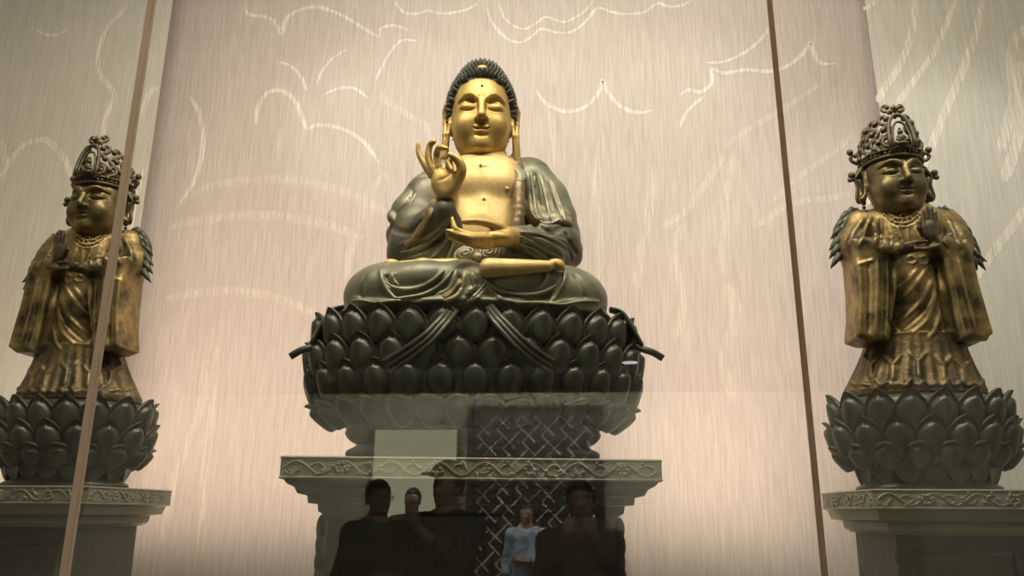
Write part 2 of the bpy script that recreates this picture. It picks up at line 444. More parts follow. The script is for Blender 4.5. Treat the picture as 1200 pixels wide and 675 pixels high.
# ------------------------------------------------------------------ setting
def sbox(name, lo, hi, mat):
    return tag(MB().box(lo, hi).build(name, mat, smooth=False), kind='structure')
XL, XR = -5.4, 4.0
sbox('floor', (XL-0.2, -6.2, -0.1), (XR+0.2, 6.5, 0.0), FLOORG)
sbox('wall_back', (XL, WY, 0.0), (XR, WY+0.1, 6.7), TEXT)
eL = P(192, 70, WY-0.30); eR = P(1030, 120, WY-0.30)
sbox('trim_1', (XL, WY-0.30, 0.0), (eL[0], WY-0.29, 6.7), TEXTS)
sbox('trim_2', (eR[0], WY-0.30, 0.0), (XR, WY-0.29, 6.7), TEXTS)
sbox('wall_left', (XL-0.1, -6.2, 0.0), (XL, 6.3, 6.8), TEXTS)
sbox('wall_right', (XR, -6.2, 0.0), (XR+0.1, 6.3, 6.8), TEXTS)
sbox('ceiling', (XL-0.1, GY, 6.7), (XR+0.1, 6.3, 6.8), CEILG)
CEI = float(P(560, 461, 2*GY+6.0)[2])
tag(MB().box((XL-0.1, -6.2, CEI), (XR+0.1, GY-0.25, CEI+0.1)).build('trim_3', CEILG, smooth=False), kind='structure')
sbox('wall_front', (XL, GY-0.35, 4.6), (XR, GY-0.25, 6.7), CEILG)
sbox('wall_gallery', (XL, -6.2, 0.0), (XR, -6.0, 6.8), WALLG)

def ribbon_mesh(name, lines, Y, mat, parent, dy=-0.0008):
    V = []; F = []; UVv = []
    for li, (wd, pts) in enumerate(lines):
        c = spline([P(x, y, Y) for (x, y) in pts], 9); n = len(c)
        hw = wd*0.5*Y/FOC*1.3
        for i in range(n):
            t = c[min(i+1, n-1)]-c[max(i-1, 0)]; t[1] = 0; t = t/(np.linalg.norm(t)+1e-9); q = np.array([-t[2], 0, t[0]])
            tp = min(1.0, 0.35+min(i, n-1-i)/(0.12*n+1))
            for s, uvv in ((-1, 0), (-0.33, 1), (0.33, 1), (1, 0)):
                p = c[i]+q*hw*s*tp; V.append((p[0], Y+dy-0.00012*li, p[2])); UVv.append((i/n, uvv if 0 < i < n-1 else 0))
        b = len(V)-4*n
        for i in range(n-1):
            for k in range(3): F.append((b+4*i+k, b+4*i+k+1, b+4*i+4+k+1, b+4*i+4+k))
    me = mk(name, V, F); uv = me.uv_layers.new(name='UVMap')
    for lp in me.loops: uv.data[lp.index].uv = UVv[lp.vertex_index]
    return tag(link(name, me, mat, parent), kind='structure')
wb = bpy.data.objects['wall_back']; t1 = bpy.data.objects['trim_1']; t2 = bpy.data.objects['trim_2']
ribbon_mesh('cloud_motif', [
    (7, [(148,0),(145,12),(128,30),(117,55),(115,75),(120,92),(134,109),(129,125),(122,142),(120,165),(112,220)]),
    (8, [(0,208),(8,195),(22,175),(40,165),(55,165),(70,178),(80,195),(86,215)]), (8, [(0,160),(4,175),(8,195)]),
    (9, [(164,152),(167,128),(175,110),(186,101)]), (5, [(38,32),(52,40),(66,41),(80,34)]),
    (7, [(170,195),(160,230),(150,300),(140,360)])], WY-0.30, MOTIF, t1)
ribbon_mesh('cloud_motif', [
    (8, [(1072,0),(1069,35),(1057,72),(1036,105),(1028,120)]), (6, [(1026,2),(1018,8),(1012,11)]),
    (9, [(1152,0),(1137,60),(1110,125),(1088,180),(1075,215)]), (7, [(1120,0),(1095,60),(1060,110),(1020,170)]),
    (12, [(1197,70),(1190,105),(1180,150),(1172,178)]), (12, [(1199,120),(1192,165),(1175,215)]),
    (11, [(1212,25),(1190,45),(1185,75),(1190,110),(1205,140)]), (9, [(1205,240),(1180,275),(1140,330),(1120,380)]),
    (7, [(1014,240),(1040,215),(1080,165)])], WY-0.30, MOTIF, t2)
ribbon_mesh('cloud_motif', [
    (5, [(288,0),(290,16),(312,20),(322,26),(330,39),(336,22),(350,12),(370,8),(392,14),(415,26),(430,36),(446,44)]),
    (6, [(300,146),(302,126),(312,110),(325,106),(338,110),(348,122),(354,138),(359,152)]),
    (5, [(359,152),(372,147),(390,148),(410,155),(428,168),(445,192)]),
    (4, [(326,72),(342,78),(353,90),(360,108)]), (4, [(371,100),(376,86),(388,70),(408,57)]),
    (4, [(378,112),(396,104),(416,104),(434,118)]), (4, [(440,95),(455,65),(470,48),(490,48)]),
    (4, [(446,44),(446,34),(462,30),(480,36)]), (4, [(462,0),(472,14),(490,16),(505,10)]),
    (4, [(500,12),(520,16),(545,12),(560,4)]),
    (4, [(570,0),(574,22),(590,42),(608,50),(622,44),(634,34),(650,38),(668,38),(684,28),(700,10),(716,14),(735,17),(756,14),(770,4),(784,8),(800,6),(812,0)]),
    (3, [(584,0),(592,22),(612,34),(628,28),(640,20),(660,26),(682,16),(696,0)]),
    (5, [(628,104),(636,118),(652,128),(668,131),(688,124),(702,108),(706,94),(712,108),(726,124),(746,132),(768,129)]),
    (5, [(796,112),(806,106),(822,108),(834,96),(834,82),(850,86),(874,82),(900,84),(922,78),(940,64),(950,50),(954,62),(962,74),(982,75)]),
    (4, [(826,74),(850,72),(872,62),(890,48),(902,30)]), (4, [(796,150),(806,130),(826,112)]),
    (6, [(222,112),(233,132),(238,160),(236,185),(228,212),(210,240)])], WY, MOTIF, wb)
ribbon_mesh('soft_gauze_light', [  # blurred bands of light painted onto the textile as pale strips
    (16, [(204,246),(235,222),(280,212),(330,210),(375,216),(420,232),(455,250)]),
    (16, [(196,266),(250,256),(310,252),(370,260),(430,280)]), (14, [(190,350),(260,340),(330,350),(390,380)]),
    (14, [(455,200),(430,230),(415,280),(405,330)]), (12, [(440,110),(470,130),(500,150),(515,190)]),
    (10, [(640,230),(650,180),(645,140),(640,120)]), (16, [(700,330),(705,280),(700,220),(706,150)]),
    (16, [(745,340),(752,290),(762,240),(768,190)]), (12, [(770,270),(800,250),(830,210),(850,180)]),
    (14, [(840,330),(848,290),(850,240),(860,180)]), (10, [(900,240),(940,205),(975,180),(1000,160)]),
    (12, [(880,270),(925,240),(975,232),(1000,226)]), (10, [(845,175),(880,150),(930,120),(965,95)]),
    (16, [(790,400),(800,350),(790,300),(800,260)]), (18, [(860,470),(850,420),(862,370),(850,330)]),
    (14, [(235,660),(240,560),(250,470),(255,400)]), (14, [(190,640),(205,560),(235,480),(240,420)])], WY, SOFTLIGHT, wb)

# glass front: three panes and two joints
a1 = P(127, 337, GY)[0]; a2 = P(934, 337, GY)[0]
tag(MB().box((XL, GY-0.006, 0), (a1-0.011, GY+0.006, 4.6)).build('window_1', GLASS, smooth=False), kind='structure')
tag(MB().box((a1+0.011, GY-0.006, 0), (a2-0.007, GY+0.006, 4.6)).build('window_2', GLASS, smooth=False), kind='structure')
tag(MB().box((a2+0.007, GY-0.006, 0), (XR, GY+0.006, 4.6)).build('window_3', GLASS, smooth=False), kind='structure')
tag(MB().box((a1-0.0105, GY-0.009, 0), (a1+0.0105, GY+0.009, 4.6)).build('trim_4', JOINT, smooth=False), kind='structure')
tag(MB().box((a2-0.0065, GY-0.009, 0), (a2+0.0065, GY+0.009, 4.6)).build('trim_5', JOINT2, smooth=False), kind='structure')
class Frame:
    def __init__(s, o, rz=0.0):
        s.o = np.array(o, float); s.rz = rz; c, d = math.cos(rz), math.sin(rz)
        s.x = np.array([c, d, 0]); s.y = np.array([-d, c, 0])
    def L(s, px, py, y):
        """local point (x right, y back, z up) of a pixel on the local depth plane y"""
        d = _f*FOC + _R*(px-600.0) - _U*(py-337.5)
        t = (y-(CAMP-s.o)@s.y)/(d@s.y); p = CAMP+d*t-s.o
        return np.array([p@s.x, y, p[2]])
    def hit(s, sdf, px, py, off=0.0):
        """where the line of sight of a pixel meets a sculpted surface"""
        o = (CAMP-s.o); d = _f*FOC+_R*(px-600.0)-_U*(py-337.5)
        o = np.array([o@s.x, o@s.y, o[2]]); d = np.array([d@s.x, d@s.y, d[2]])
        ys = np.arange(-1.3, 0.6, 0.003); t = (ys-o[1])/d[1]; Q = o[None, :]+d[None, :]*t[:, None]
        I = np.round((Q-sdf.lo)/sdf.res).astype(int); ok = np.all((I >= 0) & (I < sdf.n), 1)
        v = np.full(len(ys), 9.0); J = I[ok]; v[ok] = sdf.D[J[:, 0], J[:, 1], J[:, 2]]
        w = np.where(v < off)[0]; k = w[0] if len(w) else int(np.argmin(v)); return Q[k]
    def folds(s, sdf, lst, sy=0.5):
        H = [([s.hit(sdf, x, y) for x, y in spline(pts, 3)], wd, h) for pts, wd, h in lst]
        for pts, wd, h in H: sdf.fold(pts, wd, h, sy)
FC = Frame((-0.66, AY, 2.66), math.radians(8.2))
FR = Frame((1.83, AY, 2.215), 0.0)

# ------------------------------------------------------------------ head (canonical: half width 0.2, front = -y)
def head_field(res=0.0042, long_ears=True):
    s = SDF((-0.27, -0.34, -0.42), (0.27, 0.30, 0.36), res)
    s.ell((0, 0.03, 0.07), (0.204, 0.235, 0.25))
    s.ell((0, -0.05, -0.07), (0.194, 0.185, 0.215), 0.05)
    s.ell((0, -0.09, -0.170), (0.148, 0.130, 0.10), 0.05)
    s.ell((0, -0.190, -0.205), (0.055, 0.045, 0.040), 0.045)
    for q in (-1, 1):
        s.ell((q*0.095, -0.165, -0.085), (0.070, 0.060, 0.075), 0.05)          # cheek
    s.cap((0, 0.03, -0.12), (0, 0.05, -0.42), 0.125, 0.135, 0.03)              # neck
    s.fold([(-0.10, -0.16, -0.262), (0, -0.20, -0.275), (0.10, -0.16, -0.262)], 0.012, -0.006)
    s.chain([(0, -0.222, 0.085), (0, -0.238, 0.03), (0, -0.272, -0.042)], [0.012, 0.017, 0.026], 0.028)
    s.ell((0, -0.268, -0.050), (0.026, 0.027, 0.023), 0.012)
    for q in (-1, 1):
        s.ell((q*0.027, -0.246, -0.057), (0.019, 0.024, 0.017), 0.008)
        s.ell((q*0.015, -0.260, -0.074), (0.008, 0.011, 0.007), 0.006, '-')
        BR = spline([(q*0.020, -0.232, 0.060), (q*0.050, -0.219, 0.094), (q*0.100, -0.193, 0.102), (q*0.152, -0.140, 0.074)], 5)
        s.chain(BR, list(np.linspace(0.0095, 0.0055, len(BR))), 0.020)
        s.ell((q*0.090, -0.203, 0.060), (0.050, 0.020, 0.012), 0.02, '-')      # socket under the brow
        s.ell((q*0.087, -0.170, 0.024), (0.056, 0.050, 0.034), 0.018)          # lowered lid
        s.fold([(q*0.040, -0.20, 0.012), (q*0.062, -0.215, 0.002), (q*0.092, -0.215, 0.000), (q*0.122, -0.19, 0.006), (q*0.142, -0.17, 0.014)], 0.0052, -0.010, 0.2)
        s.fold([(q*0.044, -0.20, 0.044), (q*0.086, -0.21, 0.056), (q*0.132, -0.17, 0.042)], 0.0055, -0.006, 0.2)
        s.fold([(q*0.046, -0.20, -0.004), (q*0.092, -0.21, -0.016), (q*0.136, -0.17, -0.004)], 0.007, 0.003, 0.2)
    # mouth
    s.ell((0, -0.214, -0.115), (0.052, 0.026, 0.016), 0.016)
    for q in (-1, 1):
        s.ell((q*0.020, -0.229, -0.107), (0.028, 0.016, 0.0105), 0.008)
    s.ell((0, -0.227, -0.134), (0.038, 0.019, 0.0140), 0.010)
    s.fold([(-0.056, -0.21, -0.111), (-0.028, -0.235, -0.120), (0, -0.24, -0.117), (0.028, -0.235, -0.120), (0.056, -0.21, -0.111)], 0.0055, -0.012, 0.2)
    s.fold([(-0.04, -0.22, -0.155), (0, -0.225, -0.159), (0.04, -0.22, -0.155)], 0.010, -0.007, 0.2)
    s.fold([(0, -0.24, -0.082), (0, -0.24, -0.096)], 0.008, -0.005, 0.2)
    for q in (-1, 1):                                                         # ears with long lobes
        e = -0.245 if long_ears else -0.13
        s.chain([(q*0.200, -0.005, 0.06), (q*0.230, 0.010, 0.10), (q*0.246, 0.035, 0.07), (q*0.242, 0.035, -0.01), (q*0.238, 0.012, -0.09), (q*0.244, -0.01, e)], [0.018, 0.021, 0.022, 0.019, 0.022, 0.029], 0.012)
        s.chain([(q*0.200, -0.015, 0.03), (q*0.208, -0.022, -0.03), (q*0.222, -0.034, -0.10), (q*0.236, -0.030, e+0.005)], [0.014, 0.015, 0.014, 0.022], 0.012)
        s.ell((q*0.208, 0.012, 0.02), (0.016, 0.035, 0.06), 0.02)
    return s
HEADM = head_field().mesh('head')
BHEADM = head_field(0.006, False).mesh('head')

def curl_hair():
    """skull cap of rows of small pointed snail curls with a low crown bump"""
    b = MB()
    cx, cy, cz = 0, 0.035, 0.075; rx, ry, rz = 0.213, 0.243, 0.258
    def surf(th, ph):
        d = Vector((math.sin(th)*math.sin(ph), -math.sin(th)*math.cos(ph), math.cos(th)))
        p = Vector((cx+rx*d.x, cy+ry*d.y, cz+rz*d.z))
        u = max(0.0, 1-((p.x)**2+(p.y-0.03)**2)/0.18**2)
        p.z += 0.042*u*u*(3-2*u)
        n = Vector((d.x/rx, d.y/ry, d.z/rz)).normalized()
        return p, n
    def limit(ph):                                                        # how far down the hairline runs at this heading
        a = abs(ph)
        if a < 0.92: return 0.97+0.15*(a/0.92)**2
        if a < 1.32: return 1.12+(a-0.92)/0.4*0.68
        return min(2.35, 1.80+(a-1.32)*0.8)
    n = 72; V = []; F = []; m = 20
    for k in range(n):
        ph = -PI+2*PI*k/n; lm = limit(ph)
        for j in range(m+1):
            p, q = surf(lm*j/m, ph); V.append(p - q*(0.012 if j == m else 0))
    for k in range(n):
        for j in range(m):
            F.append((k*(m+1)+j, k*(m+1)+j+1, ((k+1) % n)*(m+1)+j+1, ((k+1) % n)*(m+1)+j))
    b.add(V, F)
    th = 0.10; row = 0
    while th < 2.35:
        per = 2*PI*math.sin(th)*0.23; cnt = max(6, int(per/0.030))
        for i in range(cnt):
            ph = -PI+2*PI*(i+0.5*(row % 2))/cnt
            if th > limit(ph)-0.02: continue
            p, q = surf(th, ph); q = (q+Vector((0, 0, 0.35))).normalized(); r = 0.0165
            t = q.orthogonal().normalized(); u = q.cross(t); ring = []; V = []
            for (rr, hh) in ((1.0, -0.006), (0.95, 0.010), (0.62, 0.026), (0.25, 0.037)):
                V += [p+q*hh+(t*math.cos(a)+u*math.sin(a))*r*rr for a in [2*PI*c/7 for c in range(7)]]
            V.append(p+q*0.042)
            F = [(j*7+c, j*7+(c+1) % 7, (j+1)*7+(c+1) % 7, (j+1)*7+c) for j in range(3) for c in range(7)]
            F += [(21+c, 21+(c+1) % 7, 28) for c in range(7)]
            b.add(V, F)
        th += 0.112; row += 1
    return b

# ------------------------------------------------------------------ Buddha
L = FC.L
bud = empty('buddha_statue', FC.o, 'large seated gilt Buddha with curled hair and raised hand on the middle lotus', 'statue', rz=FC.rz)
TILT = rotm('X', 9)
HC = L(564, 142.5, -0.03); HC[2] += 0.0
def place_head(o, sc=(0.955, 1.0, 1.035), c=HC, R=TILT):
    sc = sc if hasattr(sc, '__len__') else (sc, sc, sc)
    o.matrix_local = Matrix.Translation(Vector(c)) @ Matrix(R.tolist()).to_4x4() @ Matrix.Diagonal((*sc, 1.0)); return o
head = place_head(link('head', HEADM, GOLD, bud))
hair = place_head(curl_hair().build('hair', HAIR, bud))
tag(hair, 'blackish green curled hair')
jb = MB().ball((0, -0.137, 0.292), (0.036, 0.020, 0.022), 16, 10); place_head(tag(jb.build('crown_jewel', GOLD, bud), 'gold bump set in the curls'))
place_head(MB().ball((0, -0.222, 0.150), (0.009, 0.007, 0.009), 10, 8).build('forehead_dot', DARK, bud))

# bare chest
s = SDF((-0.36, -0.42, 0.0), (0.38, 0.2, 1.12), 0.009)
cN = L(570, 186, -0.02); cM = L(567, 235, -0.06); cB = L(562, 285, -0.08)
s.box((cM[0], 0.0, cM[2]-0.06), (0.25, 0.235, 0.34), 0.15)
s.ell((cB[0], -0.05, cB[2]+0.02), (0.24, 0.215, 0.26), 0.10)
s.cap((cN[0], 0.0, cN[2]-0.10), (cN[0], -0.01, cN[2]+0.03), 0.17, 0.13, 0.06)
for q in (-1, 1): s.ell((cM[0]+q*0.10, -0.19, cM[2]+0.06), (0.10, 0.065, 0.08), 0.06)
s.fold([L(545, 192, -0.22), L(570, 196, -0.24), L(595, 192, -0.22)], 0.010, -0.005)
for (px, py) in ((567, 233), (563, 193), (595, 222)):
    s.ell(L(px, py, -0.245), (0.008, 0.02, 0.008), 0.006)
chest = link('chest', s.mesh('chest'), GOLDCHEST, bud)

def edge_line(name, fld, lst, r, mat, lift=0.004):
    b = MB()
    for pts in lst:
        q = [FC.hit(fld, x, y)+np.array([0, -lift, 0]) for x, y in spline(pts, 5)]
        for _ in range(3): q = [q[0]]+[(q[i-1]+2*q[i]+q[i+1])/4 for i in range(1, len(q)-1)]+[q[-1]]
        n = len(q); b.tube(q, [r*(0.55+0.45*min(1, 6*min(i, n-1-i)/n)) for i in range(n)], 8)
    return b.build(name, mat, bud)
# robe: shoulders, back, sleeves
s = SDF((-0.82, -0.62, -0.02), (0.82, 0.46, 1.15), 0.0085)
s.ell((0.03, 0.10, 0.50), (0.40, 0.27, 0.60))
s.chain([L(533, 214, 0.05), L(567, 203, 0.08), L(618, 213, 0.05)], [0.145, 0.12, 0.145], 0.08)
# right arm (left in the picture)
s.chain([L(525, 218, 0.04), L(500, 232, 0.0), L(486, 268, -0.08), L(478, 292, -0.12)], [0.145, 0.125, 0.12, 0.10], 0.07)
s.chain([L(482, 283, -0.14), L(505, 265, -0.30), L(522, 245, -0.42)], [0.115, 0.095, 0.062], 0.05)
s.chain([L(473, 295, -0.10), L(500, 297, -0.24), L(530, 290, -0.30)], [0.085, 0.10, 0.07], 0.06)
s.chain([L(508, 262, -0.34), L(528, 262, -0.36), L(534, 290, -0.34)], [0.07, 0.055, 0.05], 0.05)
s.chain([L(470, 252, -0.02), L(463, 275, -0.02), L(465, 301, -0.06)], [0.035, 0.04, 0.045], 0.06)
s.chain([L(470, 304, -0.10), L(500, 309, -0.26), L(534, 307, -0.34)], [0.055, 0.05, 0.045], 0.05)
# left arm (right in the picture)
s.chain([L(622, 214, 0.04), L(640, 235, 0.02), L(652, 268, -0.03), L(660, 287, -0.10)], [0.14, 0.122, 0.115, 0.10], 0.07)
s.chain([L(655, 285, -0.14), L(632, 283, -0.30), L(606, 279, -0.42)], [0.115, 0.098, 0.072], 0.05)
s.chain([L(668, 288, -0.02), L(672, 304, -0.06)], [0.055, 0.04], 0.06)
s.chain([L(668, 300, -0.10), L(640, 302, -0.26), L(600, 301, -0.30), L(560, 300, -0.26), L(535, 303, -0.26)], [0.06, 0.07, 0.06, 0.05, 0.05], 0.06)
# flared cape hems
s.chain([L(460, 258, -0.05), L(473, 262, -0.12), L(487, 255, -0.16)], [0.022, 0.026, 0.02], 0.02)
s.chain([L(625, 249, -0.17), L(632, 258, -0.18), L(645, 262, -0.17), L(657, 258, -0.12)], [0.018, 0.022, 0.024, 0.022], 0.018)
s.chain([L(657, 262, -0.10), L(664, 280, -0.10), L(676, 291, -0.06)], [0.020, 0.022, 0.022], 0.02)
FL = []
for pts, wd, h in [
    ([(606,205),(609,250)], .012, .012), ([(615,205),(620,252)], .010, .016), ([(626,205),(630,250)], .010, .014), ([(636,208),(645,252)], .010, .014),
    ([(646,220),(660,262)], .012, .014), 
    ([(529,252),(514,268),(494,280),(468,286)], .010, .013), ([(531,258),(516,276),(497,292),(473,300)], .008, -.014), ([(532,262),(522,282),(506,300)], .009, .013), ([(533,266),(528,288),(518,306)], .008, -.012), ([(457,263),(466,269),(478,271),(490,265),(500,256)], .013, -.030), ([(527,292),(526,306)], .008, .012),
    ([(608,272),(626,272),(646,278),(668,284)], .008, .012), ([(608,286),(626,292),(640,303)], .008, .012), ([(618,252),(625,261),(635,268),(648,270),(660,264)], .014, -.034), ([(662,270),(668,284),(676,297)], .011, -.022), ([(664,284),(668,294),(670,304)], .009, -.016),
    ([(612,274),(630,280),(650,290),(668,302)], .010, .014), ([(612,283),(630,290),(648,302)], .010, -.014), ([(615,277),(635,276),(652,272)], .009, -.012),
    ([(610,290),(622,298),(634,304)], .009, .012), ([(628,262),(640,268),(655,276)], .012, -.02), ([(640,284),(655,294),(660,304)], .010, .012)]:
    FL.append((pts, wd*1.05, h*1.7))
FC.folds(s, FL)
robe = link('robe', s.mesh('robe'), ROBE, bud); RF = s
for ln in ([(531,254),(520,268),(506,282),(486,292),(470,296)], [(532,262),(525,280),(512,297),(500,305)], [(610,277),(624,284),(642,294),(660,304)], [(612,272),(630,274),(648,280),(664,289)], [(534,268),(531,288),(524,305)]): edge_line('robe_fold', s, [ln], 0.008, ROBE)
q = [FC.hit(s, x, y)+np.array([0, -0.006, 0]) for x, y in spline([(508,236),(502,252),(495,266),(486,279),(476,289)], 4)]
for _ in range(3): q = [q[0]]+[(q[i-1]+2*q[i]+q[i+1])/4 for i in range(1, len(q)-1)]+[q[-1]]
b = MB(); b.tube(q, [(0.014, 0.010+0.032*math.sin(PI*min(0.92, 0.1+i/len(q)))) for i in range(len(q))], 10, flat=(-0.3, -1, 0.2)); b.build('sleeve_border', TRIMR, bud)

s = SDF((-0.82, -0.42, 0.20), (0.86, 0.42, 1.18), 0.0085)
s.chain([L(621, 217, 0.04), L(638, 235, 0.02), L(648, 257, -0.01)], [0.156, 0.146, 0.150], 0.05)
s.chain([L(650, 250, 0.08), L(664, 274, 0.08), L(674, 292, 0.06)], [0.10, 0.075, 0.050], 0.05)
s.cap(L(602, 209, 0.10), L(621, 217, 0.05), 0.11, 0.15, 0.05)
q = [FC.hit(s, x, y)+np.array([0, -0.012, 0]) for x, y in spline([(621,244),(626,253),(634,260),(645,263),(654,260),(660,254)], 4)]
s.chain(q, 0.030, 0.05, kk=0.05)
q = [FC.hit(s, x, y)+np.array([0.012, -0.012, 0]) for x, y in spline([(661,262),(667,276),(676,290)], 4)]
s.chain(q, 0.026, 0.04, kk=0.04)
s.box((0.46, -0.30, L(641, 266, -0.16)[2]-0.20), (0.30, 0.32, 0.20), 0.02, 0.02, '-')
FC.folds(s, [([(611,205),(612,225),(614,256)], .010, -.020), ([(618,203),(620,225),(623,256)], .009, .024), ([(627,203),(630,225),(633,256)], .009, -.018), ([(634,206),(640,230),(645,258)], .009, .018), ([(643,212),(650,235),(655,258)], .009, -.016),
    ([(650,222),(660,250),(668,280)], .009, .016), ([(623,250),(630,259),(642,263),(656,258)], .009, .020)])
edge_line('cape_fold', s, [[(612,203),(614,225),(616,252)], [(622,202),(625,225),(628,250)], [(633,206),(639,230),(645,257)], [(644,213),(652,236),(660,258),(672,285)], [(622,246),(627,255),(636,261),(646,262),(656,257)]], 0.0075, LAPR)
tag(link('cape', s.mesh('cape'), LAPR, bud), 'greenish bronze cloth over the shoulder')
s = SDF((-0.86, -0.42, 0.20), (0.10, 0.42, 1.18), 0.0085)
s.chain([L(527, 216, 0.05), L(503, 230, 0.02), L(482, 250, -0.03)], [0.152, 0.138, 0.128], 0.05)
s.chain([L(485, 244, 0.06), L(469, 260, 0.06)], [0.09, 0.050], 0.05)
s.cap(L(540, 206, 0.10), L(524, 215, 0.05), 0.10, 0.145, 0.05)
q = [FC.hit(s, x, y)+np.array([0, -0.012, 0]) for x, y in spline([(458,252),(463,259),(472,262),(481,259),(488,251)], 4)]
s.chain(q, 0.018, 0.035, kk=0.035)
s.box((-0.50, -0.25, L(480, 268, -0.12)[2]-0.20), (0.32, 0.32, 0.20), 0.02, 0.02, '-', R=rotm('Y', 10))
CL = s
FC.folds(s, [([(505,208),(495,225),(487,250)], .010, -.018), ([(498,210),(485,230),(475,254)], .009, .018), ([(492,218),(478,238),(466,256)], .009, -.016), ([(512,212),(506,230),(498,250)], .009, .018), ([(460,256),(472,262),(486,256)], .009, .018)])
tag(link('cape', s.mesh('cape'), LAPR, bud), 'greenish bronze cloth over the shoulder')

# turned-back collar and front borders
def border(name, px, y0, w0, mat):
    s = SDF((-0.5, -0.5, 0.1), (0.6, 0.25, 1.2), 0.009)
    pts = [L(x, y, yy) for (x, y, yy) in px]
    s.chain(spline(pts, 4), [w0]*(len(spline(pts, 4))), 0.01, sc=(1, 0.8, 1))
    return link(name, s.mesh(name), mat, bud)
border('robe_border', [(603,186,0.0),(607,200,-0.14),(608,225,-0.245),(607,255,-0.29),(602,290,-0.30)], 0, 0.036, TRIMR)
border('robe_border', [(541,187,0.0),(535,200,-0.14),(530,225,-0.23),(527,255,-0.27),(524,295,-0.28)], 0, 0.026, TRIMR)
b = MB()
pts = spline([L(599,184,-0.04), L(604,194,-0.16), L(612,204,-0.22), L(609,213,-0.26)], 6)
b.tube(pts, [(0.010, 0.016+0.020*math.sin(PI*i/(len(pts)-1))) for i in range(len(pts))], 10, flat=(0.3, -1, 0.1))
b.build('collar_fold', LAPR, bud)

# crossed legs under the skirt
s = SDF((-0.88, -0.80, -0.11), (0.88, 0.45, 0.42), 0.0075)
s.ell((0.0, -0.15, 0.06), (0.62, 0.40, 0.22))
s.ell((-0.46, -0.14, 0.09), (0.315, 0.36, 0.21), 0.10); s.ell((0.46, -0.14, 0.09), (0.315, 0.36, 0.21), 0.10)
s.ell((-0.26, -0.40, 0.13), (0.24, 0.16, 0.115), 0.05); s.ell((0.24, -0.40, 0.12), (0.27, 0.16, 0.12), 0.05)
s.ell((-0.07, -0.46, 0.08), (0.15, 0.13, 0.16), 0.05)
s.ell((0.0, -0.13, -0.02), (0.80, 0.47, 0.070), 0.05)
FL = []
for pts, wd, h in [
    ([(447,316),(449,335),(463,349)], .010, .020), ([(449,330),(457,338),(480,339),(505,332),(520,318)], .008, .018), ([(452,322),(460,336)], .008, -.014),
    ([(464,350),(492,347),(512,337),(530,317)], .009, .020), ([(462,320),(458,328),(466,337)], .008, .014), ([(512,345),(527,338),(535,316)], .009, .018),
    ([(520,355),(538,344),(545,318)], .010, .022), ([(538,322),(541,340)], .008, -.02), ([(552,318),(556,335),(548,343)], .011, .026), ([(545,355),(553,342),(560,330)], .008, -.02),
    ([(573,329),(582,338),(600,344),(632,344),(650,337)], .008, .018), ([(567,326),(575,340),(590,352)], .009, .018), ([(662,318),(660,332),(650,345),(645,354)], .009, .020),
    ([(642,318),(640,330),(628,343)], .008, .016), ([(556,352),(568,340),(573,330)], .008, .014), ([(470,344),(500,340),(520,328)], .010, -.016), ([(600,350),(630,350),(648,344)], .010, -.014),
    ([(428,322),(424,340),(426,352)], .012, -.008), ([(672,320),(682,335),(684,352)], .012, -.008), ([(413,349),(440,353),(470,352),(500,356)], .008, .016), ([(640,356),(670,353),(700,352)], .008, .016)]:
    FL.append((pts, wd*1.05, h*1.6))
FC.folds(s, FL)
link('skirt', s.mesh('skirt'), LAPR, bud)
edge_line('skirt_hem', s, [[(447,316),(448,328),(454,340),(464,350)], [(464,350),(480,348),(496,345),(512,337),(524,326),(531,316)], [(451,330),(462,337),(478,339),(494,336),(508,328),(520,317)],
    [(459,320),(461,328),(468,335)], [(568,327),(576,336),(590,342),(606,345),(624,345),(640,341),(652,334)], [(661,318),(661,328),(656,339),(648,352)], [(641,319),(640,328),(632,338)],
    [(412,352),(425,352),(440,355),(456,353),(470,352)], [(640,355),(660,357),(680,353),(702,353)], [(552,318),(558,330),(554,340),(546,344)], [(570,330),(562,341),(554,348)]], 0.0085, LAPR)
# the border of the cloth falling between the shins
s = SDF((-0.5, -0.72, -0.06), (0.4, -0.2, 0.4), 0.009)
s.chain([L(524,350,-0.55), L(540,335,-0.56), L(548,316,-0.48)], [0.040, 0.032, 0.028], 0.02); s.chain([L(580,352,-0.55), L(570,342,-0.55)], [0.035, 0.02], 0.02)
for pts, h in [([(518,352),(534,338),(542,318)], .014), ([(530,354),(542,340),(548,320)], -.014), ([(536,354),(548,338),(552,318)], .014)]:
    FC.folds(s, [(pts, .007, h)])
link('skirt_border', s.mesh('skirt_border'), TRIMR, bud)

# feet turned sole up
s = SDF((-0.1, -0.72, 0.02), (0.70, 0.0, 0.42), 0.008)
a, b_, c = L(573, 314, -0.60), L(607, 313, -0.59), L(642, 312, -0.56)
s.chain([a, b_, c], [0.054, 0.044, 0.032])
s.ell(L(651, 310, -0.53), (0.050, 0.05, 0.031), 0.012)
for i in range(4): s.ell(L(655+i*1.2, 311+1.2*i, -0.56+0.02*i), (0.022, 0.018, 0.014), 0.008)
link('foot', s.mesh('foot'), GOLDCHEST, bud)
s = SDF((-0.75, -0.62, 0.1), (-0.05, 0.1, 0.45), 0.008)
s.chain([L(532,311,-0.46), L(495,311,-0.44), L(472,311,-0.40)], [0.040, 0.036, 0.028], 0.03)
s.ell(L(459, 310, -0.34), (0.052, 0.05, 0.030), 0.01)
link('foot', s.mesh('foot'), GOLDCHEST, bud)

